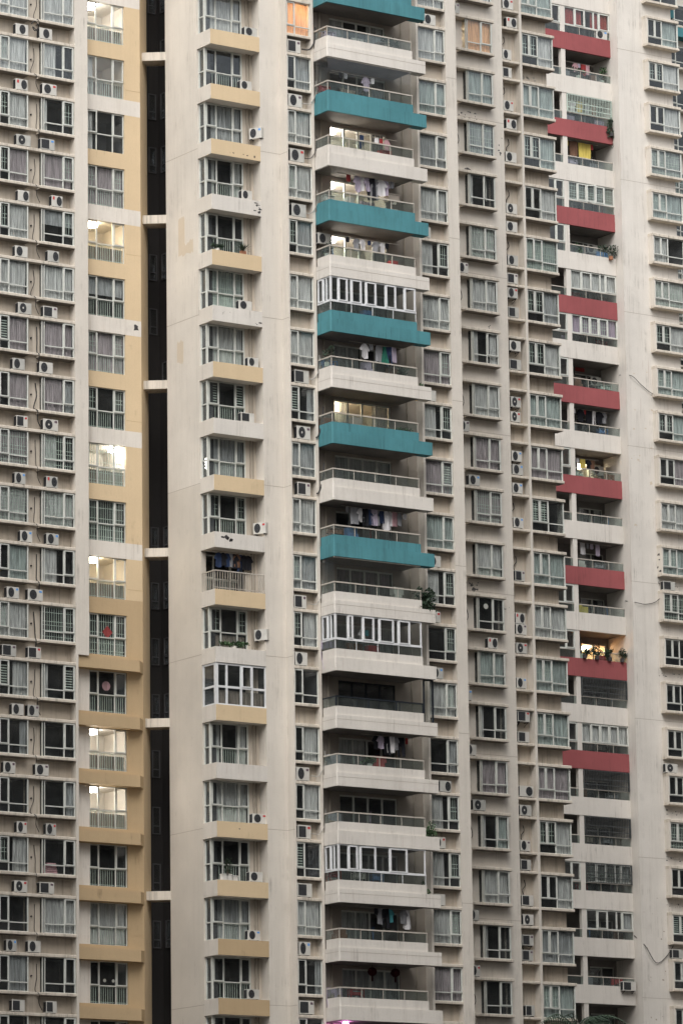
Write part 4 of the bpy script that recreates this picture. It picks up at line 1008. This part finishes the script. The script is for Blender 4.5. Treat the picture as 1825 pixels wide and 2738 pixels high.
bush((PX - .1, PY, zb(14) + .13), (.40, .25, .75), 'tall leafy climber at the end of a white balcony with dark doors', seed=8, count=420, clumps=9)
bush((PX - .35, PY, zb(15) + .13), (.25, .2, .60), 'leafy plant squeezed beside the lowest white framed balcony enclosure', seed=9, count=240)
bush((10.7, -1.1, zb(6) + 1.0), (.38, .3, .30), 'round potted tree standing at the right of the balcony with green washing', seed=10, count=260, mat='leaf_dark')
bush((8.1, -1.55, zb(13) + 1.05), (.65, .15, .22), 'low leafy plants along the rail of the balcony with black washing', seed=12, count=260)
bush((10.2, -1.5, zb(0) + .9), (.6, .2, .45), 'leafy plants behind the glass of the uppermost whole white balcony', seed=13, count=300, mat='leaf_dark')
bush((10.6, -1.4, zb(7) + .75), (.5, .2, .3), 'pale green plants behind the glass of the lit teal balcony', seed=14, count=240)
bush((6.1, -1.2, zb(6) + 1.2), (.2, .4, .5), 'straggly plant at the left end of the balcony with green washing', seed=15, count=120, mat='leaf_dark')
bush((6.2, -1.2, zb(4) + 1.1), (.2, .35, .35), 'dark plant at the left end of the lowest brightly lit balcony', seed=16, count=140, mat='leaf_dark')
spiky((2.0, .22, zS(4) + 2.73), .62, 'spiky dark green plant on an ochre corner parapet', seed=3)
bush((.45, .2, zS(4) + 2.65), (.38, .12, .10), 'low grass tuft on the ochre corner parapet beside a spiky plant', seed=17, count=240, size=.13, clumps=5, mat='leaf_dark')
bush((1.2, .2, zS(11) + 2.63), (.85, .12, .12), 'row of low weeds along the white corner parapet', seed=18, count=420, size=.12, clumps=8)
bush((.75, .25, zS(15) + 2.73), (.25, .15, .5), 'thin potted plant on the corner parapet among white pots', seed=19, count=140, mat='leaf_dark')
for i, (x, lab) in enumerate(((.38, 'left'), (.62, 'middle'), (.98, 'right'))):
    pb = MB().prism([(-.14, -.12), (.14, -.12), (.16, .12), (-.16, .12)], 0, .26 if i < 2 else .2).prism([(-.17, -.14), (.17, -.14), (.17, .14), (-.17, .14)], .2 if i == 2 else .26, .30 if i < 2 else .24)
    o = link('flower_pot', pb.mesh('flower_pot', 'pot_white'), None, (x + .1, .14, zS(15) + 2.735)); tag(o, f'{lab} of three white box pots on the corner parapet', 'pot', 'white pots on the corner parapet')
bush((52.9, 34.85, zM(4) + .5), (.35, .2, .75), 'dark ivy hanging over the right end of a red parapet', seed=20, count=420, hang=1.0, mat='leaf_dark', clumps=9, pot='soot')
bush((52.6, 34.85, zM(1) + 1.0), (.9, .25, .45), 'straggling plant reaching out from an open right tower balcony', seed=21, count=300, mat='leaf_dark', clumps=9, pot='terracotta')
bush((50.1, 35.2, zM(1) + 1.0), (.35, .2, .5), 'green plant at the left of the balcony with the straggling plant', seed=22, count=220)
bush((50.6, 35.2, zM(5) + 1.15), (.5, .2, .3), 'potted plants along the rail of the topmost open right tower balcony', seed=23, count=220, mat='leaf_dark')
bush((52.6, 35.3, zM(5) + 1.15), (.35, .2, .6), 'tall plant at the right end of the topmost open right tower balcony', seed=24, count=240)
for i, x in enumerate((49.75, 50.7, 51.7, 52.7)):
    bush((x, 34.9, zM(-8) + 1.14), (.38, .16, .30 + .1 * (i % 2)), f'{ORD[i]} from left of the dark plants along the rail of the orange lit balcony', seed=30 + i, count=240, mat='leaf_dark', pot='soot')
# ------------------------------------------------------------------ small things on the balconies
def prop(name, mb, mat, loc, label, cat, group=None):
    o = link(name, mb.mesh(name, mat), None, loc); return tag(o, label, cat, group)
prop('washing_machine', MB().cbox(-.3, .3, -.28, .28, 0, .85, .03).cyl(0, .45, .2, -.30, -.27, 16), 'ac_white', (6.75, -1.2, zb(2) + .17), 'white washing machine at the left of the upper brightly lit balcony', 'machine')
prop('cabinet', MB().cbox(-.35, .35, -.2, .2, 0, .9, .02).box(-.30, -.02, -.22, -.2, .1, .8).box(.02, .30, -.22, -.2, .1, .8), 'frame_white', (10.7, -.5, zb(3) + .17), 'pale cabinet at the right of the balcony with white shirts', 'cabinet')
prop('storage_box', MB().cbox(-.32, .32, -.22, .22, 0, .35, .02).cbox(-.34, .34, -.24, .24, .35, .42, .02), 'balcony_wall', (10.4, -1.0, zb(3) + 1.75), 'tilted cardboard box hung over the balcony with white shirts', 'box')
prop('bird_cage', MB().tube([(0, 0, .45), (0, 0, .6)], .02, 5).prism([(.2 * math.cos(i * .785), .2 * math.sin(i * .785)) for i in range(8)], 0, .08).prism([(.12 * math.cos(i * .785), .12 * math.sin(i * .785)) for i in range(8)], .38, .45), 'rail_metal', (10.35, -1.3, zb(3) + 1.2), 'small metal rack below the box on the balcony with white shirts', 'rack')
prop('tarpaulin', MB().box(-.40, .40, -.03, .03, 0, .42).box(-.30, -.05, -.03, .03, .42, .5), 'fabric_yellow', (49.95, 35.25, zM(-7) + 1.16), 'bright yellow cloth behind the glass of a dark right tower balcony', 'cloth')
prop('notice_board', MB().box(-.35, .35, -.03, .03, 0, .22).box(-.30, .30, -.04, -.03, .04, .18), 'fabric_red', (51.3, 36.7, zM(-2) + 2.62), 'red plaque over the door of an open right tower balcony', 'plaque')
for k_, x in enumerate((9.05, 10.45)):
    lm = MB(); seg = 10
    rings = [(.10, .5), (.2, .42), (.24, .3), (.2, .18), (.10, .1)]
    for a, (r0, z0) in enumerate(rings[:-1]):
        r1, z1 = rings[a + 1]
        for i in range(seg):
            t0, t1 = 2 * math.pi * i / seg, 2 * math.pi * (i + 1) / seg
            lm.quad((r0 * math.cos(t0), r0 * math.sin(t0), z0), (r1 * math.cos(t0), r1 * math.sin(t0), z1), (r1 * math.cos(t1), r1 * math.sin(t1), z1), (r0 * math.cos(t1), r0 * math.sin(t1), z0))
    lm.box(-.03, .03, -.03, .03, -.18, .1).tube([(0, 0, .5), (0, 0, .62)], .012, 4)
    prop('lantern', lm, 'lantern_red', (x - .4, -.7, zb(17) + 2.28), f'{"left" if k_ == 0 else "right"} red lantern hanging in the lowest whole balcony', 'lantern', 'red lanterns')
prop('door_sign', MB().prism([(-.26, 0), (0, -.01), (.26, 0), (0, .01)], -.01, .01), 'fabric_red', (0, 0, -5), 'x', 'x')
bpy.data.objects.remove(bpy.data.objects['door_sign'])
dm = MB(); dm.v = [(0, -.008, -.33), (.30, -.008, 0), (0, -.008, .33), (-.30, -.008, 0), (0, .008, -.33), (.30, .008, 0), (0, .008, .33), (-.30, .008, 0)]
dm.f = [(0, 1, 2, 3), (7, 6, 5, 4), (1, 0, 4, 5), (2, 1, 5, 6), (3, 2, 6, 7), (0, 3, 7, 4)]
prop('paper_diamond', dm, 'fabric_red', (-3.27, 4.885, zS(10) + .98), 'red paper diamond pasted inside an ochre tower window', 'decoration')
prop('paper_disc', MB().cyl(0, 0, .24, -.008, .008, 18), 'fabric_pink', (-3.35, 4.885, zS(11) + 1.15), 'round pink paper cut behind a dark window of the ochre tower', 'decoration')
prop('paper_disc', MB().cyl(0, 0, .15, -.008, .008, 16), 'pot_white', (19.95, 4.54, zS(9) + 1.42), 'pale round sticker in a dark bay window of the rear wing', 'decoration')
for k_, x in enumerate((-3.5, -3.0)):
    prop('paper_disc', MB().cyl(0, 0, .085, -.008, .008, 12), 'pot_white', (x, 4.885, zS(16) + .95), f'{"left" if k_ == 0 else "right"} small pale sticker in the lowest whole ochre tower window', 'decoration', 'pale stickers')
qb = MB()
for i in range(5): qb.cbox(-.36 + .03 * i, .36 - .02 * i, -.14, .14, .11 * i, .11 * i + .10, .03)
prop('folded_quilt', qb, 'fabric_pink', (-6.9, 4.42, zS(14) + .17), 'pink and white folded quilts stacked in a left tower window', 'quilt')
prop('balcony_lamp', MB().cyl(0, 0, .12, -.06, .06, 12).tube([(0, 0, .1), (0, 0, .3)], .015, 5), 'lamp_magenta', (6.80, -1.0, 20.95), 'glaring pink lamp at the very bottom of the large balconies', 'lamp')

# tall clutter standing inside the balconies, seen through the glass rails
def clutter_mesh(kind, seed):
    rn = random.Random(seed); b = MB()
    if kind == 'shelf_rack':
        w = rn.uniform(.3, .5)
        for x in (-w, w):
            for y in (-.15, .15): b.box(x - .015, x + .015, y - .015, y + .015, 0, 1.5)
        for z in (.3, .75, 1.2, 1.45): b.box(-w, w, -.16, .16, z, z + .02)
        for z in (.32, .77, 1.22):
            x = -w + .05
            while x < w - .1:
                ww = rn.uniform(.07, .2); b.box(x, min(x + ww, w - .02), -.12, .10, z + .001, z + rn.uniform(.12, .26)); x += ww + rn.uniform(.02, .1)
    elif kind == 'box_stack':
        z = 0
        while z < 1.35:
            h = rn.uniform(.22, .42); w = rn.uniform(.2, .34); o_ = rn.uniform(-.06, .06); b.cbox(-w + o_, w + o_, -.2, .2, z, z + h, .01); z += h + .001
    elif kind == 'drying_rack':
        for x in (-.45, .45): b.tube([(x, -.25, 0), (x, 0, .9), (x, .25, 0)], .014, 4); b.tube([(x, 0, .9), (x, 0, 1.5)], .014, 4)
        for z in (.9, 1.2, 1.5): b.tube([(-.45, 0, z), (.45, 0, z)], .011, 4)
        x = -.4
        while x < .35:
            ww = rn.uniform(.08, .22); b.box(x, x + ww, -.02, .02, 1.5 - rn.uniform(.25, .5), 1.505); x += ww + rn.uniform(.01, .1)
    else:                                       # broom and mop leaning together
        b.tube([(0, 0, 0), (.12, .1, 1.75)], .015, 4); b.tube([(.2, 0, 0), (.02, .1, 1.65)], .013, 4)
        b.box(-.16, .12, -.04, .04, 0, .14); b.box(.1, .3, -.05, .05, 0, .10)
    return b
CMAT = [('ac_white', 'pale'), ('fabric_blue', 'blue'), ('fabric_brown', 'brown'), ('fabric_lilac', 'lilac'), ('grille_metal', 'grey green'), ('fabric_red', 'red'), ('fabric_grey', 'grey'), ('balcony_wall', 'tan')]
CN = {'shelf_rack': 'shelf rack', 'box_stack': 'stack of boxes', 'drying_rack': 'drying rack', 'brooms': 'pair of brooms'}
def clutter(where, xs, y, z, seed, group):
    rn = random.Random(seed)
    for i, x in enumerate(xs):
        kind = rn.choice(list(CN)); mt, cn_ = rn.choice(CMAT)
        prop(kind, clutter_mesh(kind, seed * 7 + i), mt, (x + rn.uniform(-.2, .2), y + rn.uniform(-.15, .15), z), f'{cn_} {CN[kind]}, {ORD[i]} from left inside {where}', 'furniture', group)
for n in range(0, 18):
    if n in (8, 12): continue
    k_ = 2 if n in (7, 14, 17) else 3
    xs_ = [6.5, 7.8, 9.0, 10.4][:k_] if n % 2 else [6.6, 8.6, 10.3][:k_]
    clutter(bal(n), xs_, -.75, zb(n) + .165, 200 + n, 'clutter on the large balconies')
for j in range(-16, 7):
    clutter(mb_(j), [49.9, 52.3] if j % 2 else [50.2, 51.6, 52.6], 35.75, zM(j) + .165, 300 + j, 'clutter on the right tower balconies')

# ------------------------------------------------------------------ hoses and cables
def cable(pts, r, mat, label, group='hoses and cables on the facade', name='hose'):
    base = Vector(pts[0]); ps = [Vector(p) - base for p in pts]
    # smooth by Catmull-Rom
    out = []
    for i in range(len(ps) - 1):
        p0 = ps[max(i - 1, 0)]; p1 = ps[i]; p2 = ps[i + 1]; p3 = ps[min(i + 2, len(ps) - 1)]
        for t in (0, .25, .5, .75):
            out.append(.5 * ((2 * p1) + (-p0 + p2) * t + (2 * p0 - 5 * p1 + 4 * p2 - p3) * t * t + (-p0 + 3 * p1 - 3 * p2 + p3) * t ** 3))
    out.append(ps[-1])
    o = link(name, MB().tube(out, r, 5).mesh(name, mat, True), None, base); return tag(o, label, 'hose', group)
for n in range(-1, 18):
    z = zS(n); dx = RND.uniform(-.12, .12); x0 = -7.72 + dx
    thick = .03 if n in (5, 6, 9, 10) else .018
    cable([(x0, 4.40, z + 1.55), (x0 + RND.uniform(-.05, .05), 4.34, z + .9), (x0 - .1 + RND.uniform(-.15, .15), 4.3, z + .25), (x0 - .05, 4.05, z + .05), (x0 + .02, 4.2, z - .35), (x0 + .25, 4.28, z - .72)],
          thick, 'black_hose', f'dark hose between the two left window columns, {ORD[n + 1]} storey down')
cable([(-8.15, 4.06, zS(-1) - .2), (-7.95, 4.0, zS(-1) - .05), (-7.75, 4.0, zS(-1) - .3), (-7.95, 4.0, zS(-1) - .55), (-8.1, 4.0, zS(-1) - .35), (-7.7, 4.02, zS(-1) - .6)], .03, 'black_hose', 'coiled black hose above the topmost air conditioner pair on the left')
for n, mt, r in ((0, 'black_hose', .04), (1, 'grey_hose', .022), (2, 'black_hose', .02), (3, 'grey_hose', .02), (6, 'grey_hose', .025), (10, 'grey_hose', .018), (13, 'grey_hose', .02), (14, 'grey_hose', .015)):
    z = zS(n) + 2.35
    cable([(5.25, -.5, z), (5.6, -.66, z - .02), (5.88, -.70, z + .35), (5.98, -.72, z + .75), (6.1, -.5, z + 1.3)], r, mt, f'drain hose looping from niche to balcony, storey {ORD[n + 1]} down')
for n in (7, 8):
    z = zS(n) + 2.2
    cable([(5.7, -.69, z), (5.82, -.72, z + .1), (5.98, -.75, z + .55), (6.08, -.75, z + 1.0), (6.3, -.5, z + 1.7)], .04, 'black_hose', f'thick black hose climbing beside the {"lit teal" if n == 7 else "plain white"} balcony')
for i, n in enumerate((-2, -1, 0, 1, 2, 5, 7, 8, 11, 13, 14, 15, 17)):
    z = zS(n); x0 = 22.35 + RND.uniform(-.1, .25)
    cable([(x0 + .1, 5.33, z + 1.6), (x0 + .12, 5.28, z + 1.3), (x0 - .1, 5.25, z + 1.0), (x0 + RND.uniform(-.1, .15), 5.22, z + .55)], .022, 'black_hose', f'dark pipe tail in the shelved recess, {ORD[i]} from the top')
for i, n in enumerate((0, 3, 5, 9, 13, 16)):
    z = zS(n); cable([(18.85, 4.78, z + 1.3), (18.9, 4.7, z + .8), (18.72, 4.72, z + .45), (18.68, 4.66, z + .3)], .018, 'black_hose', f'thin dark wire left of the single bay windows, {ORD[i]} from the top')
cable([(53.05, 34.9, 66.5), (53.4, 34.10, 66.35), (54.2, 34.12, 65.85), (55.0, 34.12, 65.4), (55.6, 34.12, 65.35), (56.3, 34.1, 65.6)], .02, 'black_hose', 'black cable sagging across the blank wall high on the right', name='cable')
cable([(53.05, 34.9, 51.95), (53.3, 34.12, 51.75), (54.0, 34.12, 51.7), (54.8, 34.12, 51.9), (55.3, 34.0, 52.3)], .022, 'black_hose', 'black cable strung to the upper air conditioner on the right wall', name='cable')
cable([(53.05, 34.9, 30.9), (53.3, 34.12, 30.2), (54.1, 34.12, 29.2), (54.9, 34.12, 29.6), (55.4, 34.0, 30.3)], .025, 'black_hose', 'black cable drooping in a deep curve across the lower right wall', name='cable')

# ------------------------------------------------------------------ peeled paint (thin bare patches with a shape of their own)
def patch(parent, axis, u, v, d, su, sv, seed, mat='bare_render'):
    rn = random.Random(seed); n = 11; pts = []
    for i in range(n):
        a = 2 * math.pi * i / n; r = rn.uniform(.45, 1.05)
        pts.append((u + su * r * math.cos(a), v + sv * r * math.sin(a)))
    b = MB(); k = 0
    for dd in (d - .003, d + .01):
        b.v += [(p, dd, q) if axis == 'y' else (dd, p, q) for p, q in pts]
    b.f.append(tuple(range(n) if axis == 'y' else range(n - 1, -1, -1)))
    for i in range(n):
        j = (i + 1) % n; b.f.append((j, i, n + i, n + j))
    wpart('peeled_patch', b, mat, parent)
def cluster(parent, axis, d, u, v, su, sv, n, s, seed, mat='bare_render'):
    rn = random.Random(seed)
    for i in range(n):
        k = rn.uniform(.35, 1.2) * s
        patch(parent, axis, u + rn.uniform(-su, su), v + rn.uniform(-sv, sv), d, k * rn.uniform(.8, 1.6), k * rn.uniform(.5, 1.1), seed * 13 + i, mat)
patch(LB, 'y', -1.62, zS(4) - .58, 4.696, .20, .22, 3, 'soot')
cluster(CB, 'y', -.008, 2.75, zS(3) + 2.35, .18, .28, 10, .09, 1, 'soot'); cluster(CB, 'y', -.008, 1.9, zS(2) + 2.15, .8, .06, 7, .05, 2, 'soot')
cluster(CB, 'y', -.008, .75, zS(9) + 2.42, .28, .10, 8, .13, 3, 'soot'); cluster(CB, 'y', -.008, 2.75, zS(5) + 2.1, .2, .08, 5, .06, 4, 'soot')
cluster(CB, 'y', -.008, .9, zS(5) + 2.4, .3, .12, 6, .02, 5); cluster(CB, 'y', -.008, 1.3, zS(14) + 2.4, .02, .05, 1, .07, 6)
cluster(CB, 'y', 5.40, 24.4, zS(-2) - .55, .7, .16, 9, .16, 7, 'concrete'); cluster(CB, 'y', 4.82, 19.4, zS(-1) - .55, .8, .25, 14, .09, 8)
cluster(CB, 'y', 4.82, 19.5, zS(0) - .6, .12, .12, 2, .22, 9); cluster(CB, 'y', 4.82, 21.7, zS(0) + .9, .2, .5, 6, .07, 10); cluster(CB, 'y', 4.82, 20.8, zS(3) - .6, .1, .1, 3, .06, 11)
cluster(CB, 'y', 4.82, 19.4, zS(9) + 2.5, .6, .22, 12, .11, 12); cluster(CB, 'y', 4.82, 21.6, zS(9) + 1.5, .25, .12, 4, .05, 13)
cluster(CB, 'y', 5.40, 24.3, zS(0) - .75, .5, .05, 3, .08, 14); cluster(CB, 'y', -.20, 4.9, zS(4) - .45, .5, .08, 6, .08, 15, 'niche')
for k_, j in enumerate((14, 17, 18, 19, 12)):
    cluster(FB, 'y', 34.2, 55.9, zN(j) - .40, .9, .14, 12, .055, 20 + k_)
cluster(FB, 'x', 55.13, 34.0, zN(12) + .9, .15, .6, 5, .12, 30, 'soot')
cluster(FB, 'y', 34.2, 54.3, 62.5, 1.0, 6.0, 22, .10, 31, 'repaint'); cluster(FB, 'y', 34.2, 54.2, 30.0, .9, 5.0, 18, .06, 32, 'joint')
def brush(y0, y1, z0, z1, seed):
    rn = random.Random(seed); ys = [y0 + (y1 - y0) * i / 6 for i in range(7)]
    pts = [(y_, z0 + rn.uniform(-.1, .1)) for y_ in ys] + [(y_, z1 + rn.uniform(-.22, .12)) for y_ in reversed(ys)]
    b = MB(); n_ = len(pts)
    for dd in (-.003, .01): b.v += [(dd, p_, q_) for p_, q_ in pts]
    b.f.append(tuple(range(n_ - 1, -1, -1)))
    for i in range(n_): b.f.append((i, (i + 1) % n_, n_ + (i + 1) % n_, n_ + i))
    wpart('repainted_patch', b, 'repaint', CB)
brush(2.55, 3.15, zS(3) + .1, zS(3) + 2.1, 41); brush(1.75, 2.55, zS(3) + .1, zS(3) + .75, 43); brush(2.75, 3.35, zS(5) + .35, zS(5) + 1.6, 42)

# ------------------------------------------------------------------ palm in the courtyard, its crown just reaching into view
def palm(loc, h, label):
    rn = random.Random(5); t = thing('palm_tree', label, 'tree', loc)
    tr = MB(); tr.tube([(0, 0, 0), (.1, 0, h * .4), (.05, .1, h * .8), (0, 0, h)], .22, 8, .13); local('trunk', tr.mesh('trunk', 'bark', True), t)
    b = MB()
    for i in range(22):
        az = rn.uniform(0, 2 * math.pi); up = rn.uniform(.2, 1.3); L = rn.uniform(1.6, 2.4)
        d = Vector((math.cos(az), math.sin(az), 0)); s = Vector((-math.sin(az), math.cos(az), 0)); pr = []
        for k_ in range(9):
            f = k_ / 8; pr.append(Vector((0, 0, h)) + d * L * f * math.cos(up * .7) + Vector((0, 0, L * (f * math.sin(up) - .75 * f * f))))
        b.tube([tuple(p) for p in pr], .018, 3, .006)
        for k_ in range(1, 9):
            for sg in (-1, 1):
                for q in (0, .5):
                    p = pr[k_ - 1].lerp(pr[k_], q); ll = .55 * math.sin(math.pi * (.15 + .8 * k_ / 9)); e = p + s * sg * ll * .8 + d * ll * .45 - Vector((0, 0, ll * .35))
                    w = d * .028; b.f.append((len(b.v), len(b.v) + 1, len(b.v) + 2)); b.v += [tuple(p - w), tuple(p + w), tuple(e)]
    local('crown', b.mesh('crown', 'leaf_dark'), t)
palm((-28.4, -66.0, 0), 14.25, 'dark palm whose fronds reach in at the bottom edge near the right tower')
